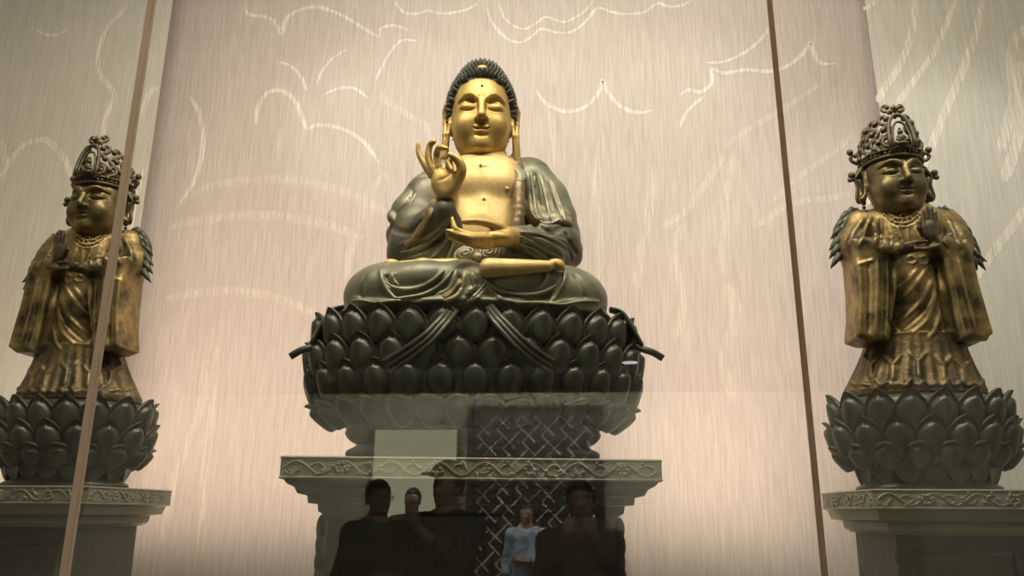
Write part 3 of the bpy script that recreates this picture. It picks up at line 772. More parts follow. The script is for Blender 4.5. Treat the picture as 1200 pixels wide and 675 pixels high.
# bow of the waist sash
b = MB()
for (px, py, q) in ((546, 297, 1), (574, 296, -1)):
    c = L(px, py, -0.40)
    for rr in (1.0, 0.62, 0.28):
        pts = [c+np.array([q*0.075*rr*math.cos(t)*0.8, -0.02*(1-rr), 0.040*rr*math.sin(t)+0.02*q*rr*math.cos(t)]) for t in np.linspace(0, 2*PI, 20, endpoint=False)]
        b.tube(pts, 0.011, 6, closed=True)
b.ball(L(560, 301, -0.40), (0.03, 0.025, 0.025))
b.build('sash_bow', LAPR, bud)
lot = empty('lotus_throne', FC.o, 'wide dark bronze lotus of pointed petals carrying the seated Buddha', 'lotus throne', 'bronze lotus thrones', FC.rz)
# ribbon ends hanging over the petals, each of three strands
def ribbon(pts, spread, r=0.0135):
    b = MB(); p = spline(pts, 6); n = len(p)
    for k in (-1, 0, 1):
        q = []
        for i in range(n):
            t = p[min(i+1, n-1)]-p[max(i-1, 0)]; t = t/np.linalg.norm(t); o = np.cross(t, np.array(spread)); o /= np.linalg.norm(o)
            q.append(p[i]+o*k*(0.020+0.012*i/n))
        b.tube(q, [(r*0.8, r*(1.05))]*n, 8, flat=spread)
    return b.build('ribbon', LOTUS, lot)
ribbon([L(531,362,-0.60), L(520,376,-0.70), L(502,396,-0.735), L(478,414,-0.70), L(453,430,-0.64)], (0, -1, 0))
ribbon([L(572,360,-0.60), L(585,376,-0.70), L(605,398,-0.735), L(628,418,-0.70), L(647,430,-0.64)], (0, -1, 0))
for q in (-1, 1):
    f = (lambda x, y, d: L(x, y, d)) if q < 0 else (lambda x, y, d: L(1117-x, y+2, d))
    b = MB(); p = spline([f(402,361,-0.22), f(388,366,-0.24), f(377,381,-0.26), f(365,403,-0.27)], 5); n = len(p)
    b.tube(p, [(0.016, 0.020+0.050*math.sin(PI*min(1.0, 0.15+0.8*i/n))) for i in range(n)], 12, flat=(q*0.55, -0.1, 0.8))
    p = spline([f(374,401,-0.24), f(364,407,-0.27), f(352,411,-0.28), f(340,418,-0.28)], 5); n = len(p)
    b.tube(p, [(0.020, 0.034*(1-0.85*(i/n)**2)) for i in range(n)], 10, flat=(q*0.3, -0.2, 0.9))
    b.build('ribbon', LOTUS, lot)

# raised right hand: palm to the front, thumb and bent fingers
s = SDF((-0.52, -0.68, 0.60), (0.02, -0.28, 1.15), 0.0055)
h = lambda x, y, d=-0.45: L(x, y, d)
s.chain([h(522,243,-0.42), h(522,228,-0.45)], [0.052, 0.050], 0.02)
s.ell(h(521,214,-0.46), (0.078, 0.045, 0.090), 0.03, R=rotm('Y', -8))
s.ell(h(533,214,-0.49), (0.040, 0.035, 0.075), 0.03, R=rotm('Y', 10))
s.sch([h(535,215,-0.50), h(541,200,-0.53), h(537,188,-0.55), h(527,181,-0.56)], [0.028, 0.026, 0.021, 0.014], 0.012)   # thumb
s.sch([h(527,205,-0.46), h(527,197,-0.48), h(526,190,-0.52), h(529,199,-0.55)], [0.022, 0.020, 0.018, 0.013], 0.008)   # index bent to the thumb
s.sch([h(514,200,-0.46), h(512,182,-0.47), h(515,173,-0.52), h(524,174,-0.56)], [0.021, 0.019, 0.016, 0.011], 0.008)   # middle curled
s.sch([h(508,202,-0.46), h(502,185,-0.46), h(504,170,-0.47), h(509,166,-0.50)], [0.021, 0.019, 0.017, 0.012], 0.008)   # ring
s.sch([h(506,206,-0.45), h(497,192,-0.45), h(491,180,-0.45), h(490,167,-0.46)], [0.021, 0.018, 0.015, 0.009], 0.008)   # little finger upright
s.fold([h(513,216), h(523,213), h(532,205)], 0.008, -0.006, 0.1); s.fold([h(524,228), h(528,215), h(535,206)], 0.008, -0.007, 0.1)
link('hand', s.mesh('hand'), GOLD, bud)
# left hand held level, palm up, thumb closing over the middle finger
s = SDF((-0.36, -0.76, 0.20), (0.36, -0.28, 0.62), 0.0055)
s.chain([h(607,279,-0.42), h(592,277,-0.48)], [0.062, 0.058], 0.02)
s.ell(h(580,280,-0.52), (0.100, 0.062, 0.046), 0.03)
s.sch([h(588,268,-0.52), h(572,262,-0.57), h(556,259.5,-0.60), h(543,260,-0.60)], [0.026, 0.020, 0.017, 0.013], 0.012)   # thumb on top
s.sch([h(572,275,-0.56), h(555,276,-0.61), h(540,272,-0.63), h(533,268,-0.64), h(530,256,-0.63)], [0.021, 0.019, 0.017, 0.015, 0.010], 0.008)  # index turned up
s.sch([h(572,279,-0.57), h(552,279,-0.62), h(536,275,-0.64), h(524,270,-0.64)], [0.021, 0.019, 0.016, 0.010], 0.008)
s.sch([h(572,284,-0.56), h(552,284,-0.61), h(536,279,-0.63), h(524,275,-0.63)], [0.022, 0.019, 0.016, 0.010], 0.008)
s.sch([h(574,288,-0.54), h(556,287,-0.58), h(540,282,-0.60), h(526,279,-0.60)], [0.021, 0.018, 0.015, 0.009], 0.008)
link('hand', s.mesh('hand'), GOLD, bud)

# ------------------------------------------------------------------ lotus thrones
def petal_mesh(name, W, Ln, bulge, curl):
    nu, nv = 24, 24; V = []; F = []
    for side in (0, 1):
        for j in range(nv+1):
            v = j/nv
            w = W*(0.66+0.34*math.sin(PI/2*min(v/0.45, 1)))*max(0.0, 1-v**2.7)**0.85
            for i in range(nu+1):
                u = -1+2*i/nu; x = u*w
                o = -0.12*W*u*u*(1-0.5*v) + curl*v**3.5
                if side == 0:
                    vv = (v-0.47)/(0.33 if v > 0.47 else 0.46)
                    ew = 0.62*W*math.sqrt(max(0.0, 1-abs(vv)**(1.7 if v > 0.47 else 2.2)))
                    if ew > 1e-4 and abs(x) < ew: o += bulge*math.sqrt(max(0.0, 1-(x/ew)**2))*math.sqrt(ew/(0.62*W))
                    o += 0.007*max(0.0, (abs(u)-0.82)/0.18)
                else: o -= 0.018
                V.append((x, -o, v*Ln))
        b0 = side*(nu+1)*(nv+1)
        for j in range(nv):
            for i in range(nu):
                q = (b0+j*(nu+1)+i, b0+j*(nu+1)+i+1, b0+(j+1)*(nu+1)+i+1, b0+(j+1)*(nu+1)+i)
                F.append(q if side == 0 else q[::-1])
    n1 = (nu+1)*(nv+1)
    for j in range(nv):
        for i in (0, nu):
            q = (j*(nu+1)+i, (j+1)*(nu+1)+i, n1+(j+1)*(nu+1)+i, n1+j*(nu+1)+i); F.append(q if i == 0 else q[::-1])
    for i in range(nu): F.append((i+1, i, n1+i, n1+i+1))
    me = mk(name, V, F); me.materials.append(LOTUS); return me
def petals(root, me, n, amax, a, d, z, tilt, off, rise=0.0):
    """a ring of n petals on an oval a by d, evenly spaced along it"""
    T = np.linspace(-PI, PI, 2001); X, Y = a*np.sin(T), -d*np.cos(T)
    S = np.concatenate([[0], np.cumsum(np.hypot(np.diff(X), np.diff(Y)))])
    for k in range(n):
        t = float(np.interp((((k+off)/n+0.5) % 1.0)*S[-1], S, T)); ps = math.atan2(math.sin(t)/a, math.cos(t)/d)
        if abs(ps) > amax: continue
        o = bpy.data.objects.new('petal', me); COL.objects.link(o); o.parent = root
        o.location = (a*math.sin(t), -d*math.cos(t), z+rise*math.sin(t)**2); o.rotation_euler = (tilt, 0, ps)
LD = 0.66
MB().lathe([(0.30, -0.695), (0.66, -0.685), (0.76, -0.64), (0.86, -0.54), (0.915, -0.40), (0.92, -0.25), (0.88, -0.14), (0.82, -0.085), (0.3, -0.08)], 72, sy=LD).build('core', LOTUS, lot)
PL = 0.225
pm = petal_mesh('petal', 0.114, PL, 0.050, 0.040)
def ring(py, y, tilt): return float(FC.L(557, py, y)[2])-PL*math.cos(math.radians(tilt))
N = 28
petals(lot, pm, N, 1.80, 0.925, 0.62, ring(354, -0.63, 1), math.radians(1), 0.0, 0.045)
petals(lot, pm, N, 1.75, 0.945, 0.625, ring(386, -0.65, 5), math.radians(5), 0.5, 0.035)
petals(lot, pm, N, 1.75, 0.915, 0.60, ring(416, -0.65, 14), math.radians(14), 0.0, 0.025)
petals(lot, pm, N, 1.75, 0.785, 0.50, ring(460, -0.63, 48), math.radians(48), 0.5, 0.01)

# ------------------------------------------------------------------ pedestals (square, carved)
def sq_prof(b, prof, dy=0.0):
    V = []; F = []
    for (h, z) in prof:
        g = h-dy; V += [(-h, -g, z), (h, -g, z), (h, g, z), (-h, g, z)]
    for i in range(len(prof)-1):
        for k in range(4): F.append((i*4+k, i*4+(k+1) % 4, (i+1)*4+(k+1) % 4, (i+1)*4+k))
    F.append((3, 2, 1, 0)); m = (len(prof)-1)*4; F.append((m, m+1, m+2, m+3)); return b.add(V, F)
def vine(b, half, y, z0, z1, step, r=0.006, side=0):
    """carved scroll of stems, leaves and flowers along one face of the slab"""
    h = z1-z0; zc = (z0+z1)/2; n = int(2*half/step); T = (lambda x, z, d=0.0: (x, y-d, z)) if side == 0 else ((lambda x, z, d=0.0: (-y+d, x, z)) if side == 1 else (lambda x, z, d=0.0: (y-d, x, z)))
    rnd = random.Random(5)
    pts = [T(-half+0.02+(2*half-0.04)*i/(n*8), zc+0.28*h*math.sin(2*PI*i/16)) for i in range(n*8+1)]
    b.tube(pts, r, 6)
    for k in range(n):
        x = -half+(k+0.5)*step; sg = 1 if k % 2 else -1
        sp = [T(x+step*0.34*math.cos(t)*(1-t/9), zc-sg*0.06*h+sg*0.30*h*math.sin(t)*(1-t/9)) for t in np.linspace(0, 5.6, 18)]
        b.tube(sp, [r*(1-0.04*i) for i in range(18)], 6)
        for q in range(3):
            a = rnd.uniform(0, 6.28); b.ball(T(x+0.32*step*math.cos(a), zc+0.30*h*math.sin(a)), (r*2.4, r*1.3, r*1.4) if side == 0 else (r*1.3, r*2.4, r*1.4), 8, 6, Matrix.Rotation(a if side == 0 else 0, 3, 'Y'))
        if k % 4 == 2:
            for q in range(6): b.ball(T(x+0.022*math.cos(q*PI/3), zc+0.022*math.sin(q*PI/3)), r*1.6, 8, 6)
    for zz in (z0+0.008, z1-0.008):
        b.tube([T(-half, zz), T(half, zz)], r*0.9, 6)
    return b
def bevel(o, wd=0.006, seg=2):
    m = o.modifiers.new('bevel', 'BEVEL'); m.width = wd; m.segments = seg; m.limit_method = 'ANGLE'; return o
cz0 = 0.0; FCp = Frame((FC.o[0], FC.o[1], 0.0), FC.rz)
DY = 0.24; hs = 0.5*(FCp.L(770, 540, -0.68)[0]-FCp.L(325, 540, -0.68)[0]); hd = hs-DY; zt = float(FCp.L(547, 536, -hd)[2]); zb = float(FCp.L(547, 563, -hd)[2])
hb = 0.5*(FCp.L(725, 610, -0.52)[0]-FCp.L(371, 610, -0.52)[0])
ped = empty('pedestal', (FC.o[0], FC.o[1], 0), 'broad dark carved pedestal under the large middle lotus', 'pedestal', 'carved pedestals', FC.rz)
b = MB(); sq_prof(b, [(hs-0.004, zb), (hs, zb+0.006), (hs, zt-0.006), (hs-0.004, zt)], DY)
vine(b, hs, -hd, zb, zt, 0.115)
vine(b, hd, -hs, zb, zt, 0.115, side=1); vine(b, hd, -hs, zb, zt, 0.115, side=2)
b.build('carved_slab', STONE, ped, smooth=False)
b = MB()
sq_prof(b, [(hb-0.02, zb-0.17), (hb+0.01, zb-0.15), (hb+0.015, zb-0.115), (hb+0.055, zb-0.11), (hb+0.06, zb-0.075), (hs-0.075, zb-0.065), (hs-0.06, zb-0.035), (hs-0.03, zb-0.02), (hs-0.015, zb)], DY)
b.build('moulding', STONE3, ped, smooth=False)
b = MB(); sq_prof(b, [(hb+0.06, 0.0), (hb+0.06, 0.16), (hb+0.01, 0.22), (hb, 0.24), (hb-0.005, zb-0.17)], DY); b.build('body', STONE2, ped, smooth=False)
rnd = random.Random(8)
for q in (-1, 1):                                                              # carved corner posts with an uneven outline
    b = MB()
    for k in range(16):
        z = 0.25+k*(zb-0.45)/16; b.ball((q*(hb-0.012), -hb+DY+0.012, z+0.05), (0.026+0.010*rnd.random(), 0.026, 0.055+0.02*rnd.random()), 10, 8)
    b.build('corner_carving', STONE2, ped)
zl = 2.66-0.694
hn = 0.5*(FCp.L(700, 515, -0.35)[0]-FCp.L(407, 515, -0.35)[0])
b = MB().lathe([tuple(q) for q in spline([(hn-0.02, zt-0.01), (hn+0.015, zt+0.02), (hn+0.02, zt+0.05), (hn-0.02, zt+0.075), (hn-0.03, zt+0.09), (hn+0.01, zt+0.115), (hn+0.03, zt+0.15), (hn+0.0, zt+0.19), (hn-0.04, zl)], 5)], 96, sq=7, sy=0.66)
b.build('neck', STONE3, ped)

def side_pedestal(X, label):
    r = empty('pedestal', (X, AY, 0), label, 'pedestal', 'carved pedestals')
    h = 0.44; z1 = 1.675; z0 = 1.575
    b = MB(); sq_prof(b, [(h-0.004, z0), (h, z0+0.006), (h, z1-0.006), (h-0.004, z1)])
    vine(b, h, -h, z0, z1, 0.10, 0.0055); vine(b, h, -h, z0, z1, 0.10, 0.0055, 1); vine(b, h, -h, z0, z1, 0.10, 0.0055, 2)
    b.build('carved_slab', STONE, r, smooth=False)
    b = MB(); sq_prof(b, [(h-0.11, z0-0.12), (h-0.085, z0-0.10), (h-0.08, z0-0.06), (h-0.03, z0-0.05), (h-0.02, z0-0.01), (h-0.015, z0)]); b.build('moulding', STONE, r, smooth=False)
    b = MB(); sq_prof(b, [(h-0.06, 0), (h-0.06, 0.14), (h-0.12, 0.2), (h-0.13, z0-0.12)]); b.build('body', STONE2, r, smooth=False)
    b = MB()
    for q in (-1, 1):
        for k in range(14): b.ball((q*(h-0.135), -h+0.135, 0.24+k*0.086), (0.022, 0.022, 0.05), 10, 8)
    for q in (-1, 1):                                                          # raised frame of the front panel
        b.box((q*(h-0.20)-0.012, -h+0.118, 0.3), (q*(h-0.20)+0.012, -h+0.135, z0-0.2))
    b.box((-(h-0.20), -h+0.118, z0-0.215), (h-0.20, -h+0.135, z0-0.19))
    b.build('panel_carving', STONE2, r)
    return r
pL = side_pedestal(-3.13, 'dark carved pedestal at the left, under the bodhisattva behind the pale joint')
pR = side_pedestal(1.83, 'dark carved pedestal at the right, under the bodhisattva on the right')
pmB = petal_mesh('petal', 0.108, 0.225, 0.045, 0.045); pmC = petal_mesh('petal', 0.070, 0.125, 0.028, 0.012)
pmD = petal_mesh('petal', 0.104, 0.165, 0.042, 0.035)
def side_lotus(X, label):
    r = empty('lotus_throne', (X, AY, 2.215), label, 'lotus throne', 'bronze lotus thrones')
    SD = 0.74
    MB().lathe([(0.2, -0.54), (0.37, -0.54), (0.37, -0.52), (0.33, -0.50), (0.32, -0.42), (0.34, -0.40), (0.39, -0.36), (0.435, -0.26), (0.44, -0.14), (0.42, -0.07), (0.39, -0.045), (0.2, -0.04)], 64, sy=SD).build('core', LOTUS, r)
    g = lambda py, y, tl: float(FR.L(1080, py, y)[2])-0.225*math.cos(math.radians(tl))
    petals(r, pmB, 16, 3.2, 0.430, 0.430*SD, g(454, -0.34, 4), math.radians(4), 0.0, 0.015); petals(r, pmB, 16, 3.2, 0.428, 0.428*SD, g(484, -0.36, 11), math.radians(11), 0.5, 0.01)
    petals(r, pmD, 16, 3.2, 0.385, 0.385*SD, g(514, -0.36, 0)+0.225-0.165*math.cos(math.radians(34)), math.radians(34), 0.0)
    petals(r, pmC, 16, 3.2, 0.345, 0.345*SD, -0.385, math.radians(180+8), 0.5)
    return r
lL = side_lotus(-3.13, 'dark bronze lotus at the left, under the bodhisattva behind the pale joint')
lR = side_lotus(1.83, 'dark bronze lotus at the right, under the bodhisattva on the right')
#@@REST2

# ------------------------------------------------------------------ standing bodhisattva, built for the right and mirrored for the left
B = FR.L
def crown_mesh():
    b = MB()
    def rp(ph, z, r): return np.array([r*math.sin(ph), 0.03-r*1.13*math.cos(ph), z])
    def rad(z): return 0.222-0.26*max(0.0, z-0.20)
    for z, r in ((0.128, 0.013), (0.178, 0.012)):
        b.tube([rp(a, z+0.02*math.cos(a), 0.212) for a in np.linspace(0, 2*PI, 48, endpoint=False)], r, 8, closed=True)
    b.tube([rp(a, 0.153+0.02*math.cos(a), 0.205) for a in np.linspace(0, 2*PI, 48, endpoint=False)], [(0.005, 0.026)]*48, 8, closed=True, flat=(0.01, -1, 0))
    for k in range(26): b.ball(rp(-1.9+3.8*k/25, 0.153+0.02*math.cos(-1.9+3.8*k/25), 0.214), 0.011, 8, 6)
    def scroll(ph, z, size, dr, r=0.0145, turns=4.6):
        c = rp(ph, z, rad(z)); t = np.array([math.cos(ph), math.sin(ph), 0]); u = np.array([-0.25*math.sin(ph), 0.25*math.cos(ph), 0.97])
        pts = []
        for k in range(22):
            q = k/21; a = -PI/2+dr*q*turns; rr = size*(1-0.72*q); pts.append(c+t*rr*math.cos(a)+u*(rr*math.sin(a)))
        f = c-u*size*1.7-t*dr*size*0.5
        b.tube(spline([f, (f+pts[0])/2-t*dr*size*0.25]+pts, 2), r, 7)
        b.ball(pts[-1], r*1.75, 8, 6)
    for k in range(-5, 6):
        if k: scroll(0.40*k, 0.262, 0.050, 1 if k > 0 else -1)
    for k in range(-4, 5):
        if abs(k) > 0: scroll(0.46*k+(0.02 if k > 0 else -0.02), 0.368-0.012*abs(k), 0.050, -1 if k > 0 else 1)
    for k in (-3, -2, -1, 1, 2, 3): scroll(0.50*k, 0.470-0.022*abs(k), 0.046, 1 if k > 0 else -1)
    for q in (-1, 1): scroll(0.40*q, 0.545, 0.036, q, 0.011)
    # front niche with a small seated figure and the peak above
    for hw, ht, r in ((0.085, 0.27, 0.014), (0.060, 0.21, 0.009)):
        pts = []
        for t in np.linspace(0, PI, 21):
            x = hw*math.cos(t)*(1+0.15*math.sin(t)); z = 0.195+ht*math.sin(t)**0.8; p = rp(0, z, rad(z)+0.02); p[0] = x; pts.append(p)
        b.tube(pts, r, 8)
    f = lambda x, z, d=0.012: (x, rp(0, z, rad(z)+d)[1], z)
    b.ball(f(0, 0.225), (0.048, 0.026, 0.020)); b.ball(f(0, 0.265), (0.028, 0.022, 0.036)); b.ball(f(0, 0.318), 0.020)
    b.ball(f(0, 0.345), (0.010, 0.010, 0.014))
    for q in (-1, 1): b.tube([f(q*0.024, 0.285), f(q*0.038, 0.255, 0.02), f(q*0.012, 0.240, 0.03)], 0.009, 6)
    pk = rp(0, 0.500, rad(0.500))
    for a in range(6): b.ball(pk+np.array([0.030*math.cos(a*PI/3), -0.01, 0.030*math.sin(a*PI/3)]), 0.019, 8, 6)
    b.tube([pk+np.array([0, 0, -0.05]), pk+np.array([0, 0, 0.03]), pk+np.array([0, 0, 0.062])], [0.012, 0.016, 0.003], 8)
    # curls that stand off beside the ears and hang as loops
    for q in (-1, 1):
        pts = [(q*0.215, 0.0, 0.12), (q*0.25, 0.0, 0.07), (q*0.285, 0.0, 0.03), (q*0.300, 0.0, 0.055), (q*0.285, 0, 0.075)]
        b.tube(spline(pts, 5), 0.015, 7); b.ball((q*0.297, 0, 0.065), 0.026, 10, 8); b.ball((q*0.31, 0, 0.03), 0.020, 8, 6)
        lp = [(q*0.245, 0.0, 0.03), (q*0.228, 0.01, -0.06), (q*0.238, 0.01, -0.13), (q*0.262, 0.0, -0.145), (q*0.275, -0.01, -0.11), (q*0.262, 0, -0.03), (q*0.272, 0, 0.03)]
        b.tube(spline(lp, 5), 0.012, 7)
        pts = [(q*0.205, 0.03, 0.17), (q*0.262, 0.03, 0.175), (q*0.285, 0.03, 0.205), (q*0.262, 0.03, 0.232), (q*0.24, 0.03, 0.215)]
        b.tube(spline(pts, 5), 0.014, 7); b.ball((q*0.285, 0.03, 0.255), 0.026, 8, 6)
    b.ball((0, 0.06, 0.20), (0.10, 0.11, 0.12), 16, 10)
    return b.mesh('crown')
CROWNM = crown_mesh()

def bodhi_meshes():
    D = {}
    zt = B(1070, 400, 0)[2]; zh = B(1070, 405, -0.2)[2]
    s = SDF((-0.56, -0.42, -0.06), (0.58, 0.30, 0.50), 0.0075)
    # inner skirt flaring to the lotus
    xa, xb = B(990, 456, 0)[0], B(1152, 456, 0)[0]; xc, xd = B(1004, 402, 0)[0], B(1140, 402, 0)[0]
    def skirt(X, Y, Z):
        u = np.clip(Z/zt, 0, 1.2); v = (1-u)**1.5 if False else 1-u
        v = np.clip(v, -0.2, 1); c = (xc+xd)/2+((xa+xb)/2-(xc+xd)/2)*v; a = (xd-xc)/2*0.84+((xb-xa)/2-(xd-xc)/2*0.84)*np.abs(v)**1.3; bb = a*0.72
        th = np.arctan2(X-c, -(Y)); f = 1+0.022*np.cos(26*th)*np.clip(v+0.3, 0, 1)
        r = np.sqrt(((X-c)/(a*f))**2+(Y/(bb*f))**2)
        return np.maximum((r-1)*bb*0.8, np.maximum(-0.035-Z, Z-zt-0.02))
    s.fn((-0.5, -0.4, -0.05), (0.5, 0.3, zt+0.1), skirt)
    D['skirt_f'] = s
    for px, py in ((1020, 424), (1045, 424), (1075, 420), (1105, 424), (1128, 428)):
        FR.folds(s, [([(px-10, py-8), (px, py+2), (px+11, py-8)], .008, .016), ([(px, py+2), (px+1, py+22)], .009, .014)])
    for k in range(11): FR.folds(s, [([(996+14.5*k, 446+3*math.sin(k*2.1)), (1003+14.5*k, 451), (1010+14.5*k, 446+3*math.sin(k*2.1+2.1))], .008, .013)])
    D['skirt'] = s.mesh('skirt')
    # gown with long sleeves
    s = SDF((-0.60, -0.48, 0.10), (0.62, 0.34, 1.32), 0.0075)
    c3 = B(1068, 330, 0); c2 = B(1060, 262, 0.02); cn = B(1052, 243, 0.01)
    s.chain([B(1074, 398, 0.0), B(1070, 350, 0.0), B(1062, 290, 0.0)], [0.215, 0.195, 0.185], 0.06, sc=(1, 1.12, 1))
    s.ell((c2[0], 0.02, c2[2]-0.06), (0.22, 0.175, 0.20), 0.08)
    s.chain([B(1006, 268, 0.03), c2, B(1108, 270, 0.03)], [0.088, 0.115, 0.088], 0.07)
    s.cap(B(1056, 258, 0.0), B(1052, 238, -0.01), 0.10, 0.075, 0.05)
    # sleeves: a hanging sheet under each forearm, thick along the line of sight
    def sheet(pl, y0, y1, rd, k):
        """rounded prism whose front outline runs through points (x, z); y0..y1 is its depth"""
        A = np.array(pl); lo = (A[:, 0].min()-rd, y0-rd, A[:, 1].min()-rd); hi = (A[:, 0].max()+rd, y1+rd, A[:, 1].max()+rd)
        def f(X, Y, Z):
            d = None; n = len(A); ins = np.zeros(np.broadcast(X, Z).shape, bool)
            for q in range(n):
                a, b = A[q], A[(q+1) % n]; e = b-a; wx, wz = X-a[0], Z-a[1]
                t = np.clip((wx*e[0]+wz*e[1])/(e@e), 0, 1); dd = (wx-e[0]*t)**2+(wz-e[1]*t)**2
                d = dd if d is None else np.minimum(d, dd)
                c = ((a[1] > Z) != (b[1] > Z)) & (X < (b[0]-a[0])*(Z-a[1])/((b[1]-a[1]) if abs(b[1]-a[1]) > 1e-9 else 1e-9)+a[0])
                ins = ins ^ c
            d2 = np.where(ins, -1, 1)*np.sqrt(d); w1 = d2+rd; w2 = np.maximum(y0+rd-Y, Y-y1+rd)
            return np.minimum(np.maximum(w1, w2), 0)+np.sqrt(np.maximum(w1, 0)**2+np.maximum(w2, 0)**2)-rd
        s.fn(lo, hi, f, k)
    def xz(px, py, y): p = B(px, py, y); return (p[0], p[2])
    s.chain([B(1006, 264, 0.02), B(999, 284, -0.03), B(1000, 300, -0.05)], [0.088, 0.075, 0.070], 0.05)
    s.chain([B(1001, 294, -0.06), B(1030, 292, -0.18), B(1050, 293, -0.25)], [0.070, 0.065, 0.050], 0.04)
    sheet([xz(993, 285, -0.13), xz(1006, 282, -0.13), xz(1043, 290, -0.13), xz(1046, 330, -0.13), xz(1042, 368, -0.13), xz(1036, 403, -0.13), xz(1012, 403, -0.13), xz(997, 398, -0.13), xz(999, 370, -0.13), xz(998, 340, -0.13)], -0.235, 0.02, 0.035, 0.03)
    s.chain([B(1109, 264, 0.02), B(1121, 284, -0.03), B(1124, 300, -0.05)], [0.086, 0.076, 0.070], 0.05)
    s.chain([B(1120, 292, -0.06), B(1106, 290, -0.16), B(1093, 284, -0.24)], [0.066, 0.058, 0.045], 0.04)
    sheet([xz(1094, 292, -0.13), xz(1126, 284, -0.13), xz(1133, 300, -0.13), xz(1140, 335, -0.13), xz(1150, 370, -0.13), xz(1157, 394, -0.13), xz(1146, 402, -0.13), xz(1118, 402, -0.13), xz(1113, 375, -0.13), xz(1104, 330, -0.13)], -0.225, 0.02, 0.035, 0.03)
    s.box((c3[0], 0.0, zh-0.2), ((B(1108, 400, 0)[0]-B(1046, 400, 0)[0])/2, 0.5, 0.2), 0.006, 0.01, '-')
    s.box((c3[0], 0.0, zh-0.24), (0.6, 0.5, 0.2), 0.006, 0.01, '-')
    # deep shade hollows between sleeves and body, then the drapery
    FR.folds(s, [
        ([(1045, 300), (1046, 340), (1044, 396)], .013, -.045), ([(1096, 296), (1102, 340), (1112, 392)], .014, -.045),
        ([(1024, 262), (1026, 275), (1024, 288)], .010, .018), ([(1012, 256), (1000, 272), (994, 290)], .010, .016), ([(1020, 256), (1012, 275), (1006, 289)], .009, .014), ([(1032, 256), (1033, 275), (1031, 288)], .008, -.016),
        ([(1005, 305), (1008, 340), (1006, 395)], .009, .014), ([(1017, 302), (1019, 340), (1017, 398)], .008, -.018), ([(1028, 300), (1028, 345), (1025, 398)], .008, .014), ([(1037, 304), (1038, 345), (1035, 398)], .007, -.014),
        ([(1000, 312), (1012, 308), (1024, 304)], .008, .014), ([(998, 345), (1003, 360), (1000, 380)], .008, .012),
        ([(1113, 300), (1124, 345), (1136, 393)], .008, -.018), ([(1105, 296), (1114, 340), (1124, 392)], .007, .014), ([(1122, 300), (1132, 345), (1145, 390)], .009, .015), ([(1112, 258), (1118, 275), (1126, 290)], .009, .015), ([(1100, 262), (1104, 280), (1110, 294)], .008, -.014),
        ([(1088, 312), (1072, 335), (1052, 352)], .010, .016), ([(1092, 328), (1078, 355), (1055, 376)], .010, .017), ([(1096, 345), (1086, 375), (1062, 396)], .010, .018), ([(1102, 362), (1096, 385), (1085, 400)], .010, .018), ([(1075, 316), (1062, 330), (1050, 338)], .009, .014),
        ([(1094, 336), (1082, 364), (1058, 386)], .007, -.014), ([(1048, 385), (1060, 400), (1080, 402), (1100, 398)], .009, .018),
        ([(1040, 262), (1045, 278), (1043, 290)], .006, .012), ([(1050, 264), (1056, 278), (1060, 290)], .006, .012), ([(1064, 265), (1064, 278), (1066, 290)], .006, .012), ([(1072, 262), (1076, 276), (1080, 290)], .006, .012),
        ([(1036, 254), (1046, 264), (1058, 266), (1072, 262), (1080, 252)], .006, .012), ([(1062, 304), (1068, 300), (1074, 304), (1070, 309), (1064, 308)], .005, .014), ([(1076, 304), (1083, 300), (1088, 305), (1083, 310), (1078, 307)], .005, .014)])
    D['gown'] = s.mesh('gown'); gs = s
    # necklace of beads and scrolls lying on the chest
    b = MB()
    for row in ([(1036, 252), (1044, 259), (1055, 262), (1066, 260), (1077, 252)], [(1040, 250), (1048, 255), (1056, 257), (1064, 255), (1073, 249)]):
        P_ = [FR.hit(gs, x, y)+np.array([0, -0.006, 0]) for x, y in spline(row, 4)]
        for p in P_: b.ball(p, 0.0095, 8, 6)
    for x, y in ((1050, 258), (1058, 262), (1066, 258), (1058, 254)):
        c = FR.hit(gs, x, y)+np.array([0, -0.008, 0])
        b.tube([c+np.array([0.016*math.cos(t), 0, 0.014*math.sin(t)]) for t in np.linspace(0, 2*PI, 12, endpoint=False)], 0.005, 6, closed=True)
    D['necklace'] = b.mesh('necklace')
    # lower hand, palm up, and raised hand, palm to the front
    s = SDF((-0.30, -0.52, 0.55), (0.25, -0.10, 0.95), 0.005)
    h = lambda x, y, d=-0.3: B(x, y, d)
    s.chain([h(1046, 293, -0.24), h(1058, 292, -0.28)], [0.036, 0.034], 0.02)
    s.ell(h(1068, 291, -0.31), (0.055, 0.042, 0.024), 0.02)
    for k, dy in enumerate((-0.035, -0.012, 0.010, 0.030)):
        y0 = -0.32+dy; e = (1100, 1101, 1099, 1095)[k]
        s.chain([h(1074, 292, y0), h(1086, 292, y0-0.01), h(e, 288-1.0*k, y0-0.01)], [0.0135, 0.012, 0.008], 0.006)
    s.chain([h(1062, 287, -0.33), h(1074, 284, -0.34), h(1086, 283, -0.34)], [0.016, 0.013, 0.009], 0.008)
    D['hand_low'] = s.mesh('hand')
    s = SDF((-0.10, -0.46, 0.66), (0.25, -0.10, 1.16), 0.005)
    s.chain([h(1094, 286, -0.25), h(1091, 277, -0.27)], [0.036, 0.034], 0.02)
    s.ell(h(1089, 268, -0.28), (0.044, 0.026, 0.056), 0.02)
    for k, (x0, x1, t) in enumerate(((1082.5, 1081.5, 247), (1086.8, 1086.4, 243), (1091.2, 1091.5, 244), (1095.2, 1096, 249))):
        s.chain([h(x0, 266, -0.285), h((x0+x1)/2, 256, -0.285), h(x1, t, -0.29)], [0.0125, 0.0115, 0.0085], 0.005)
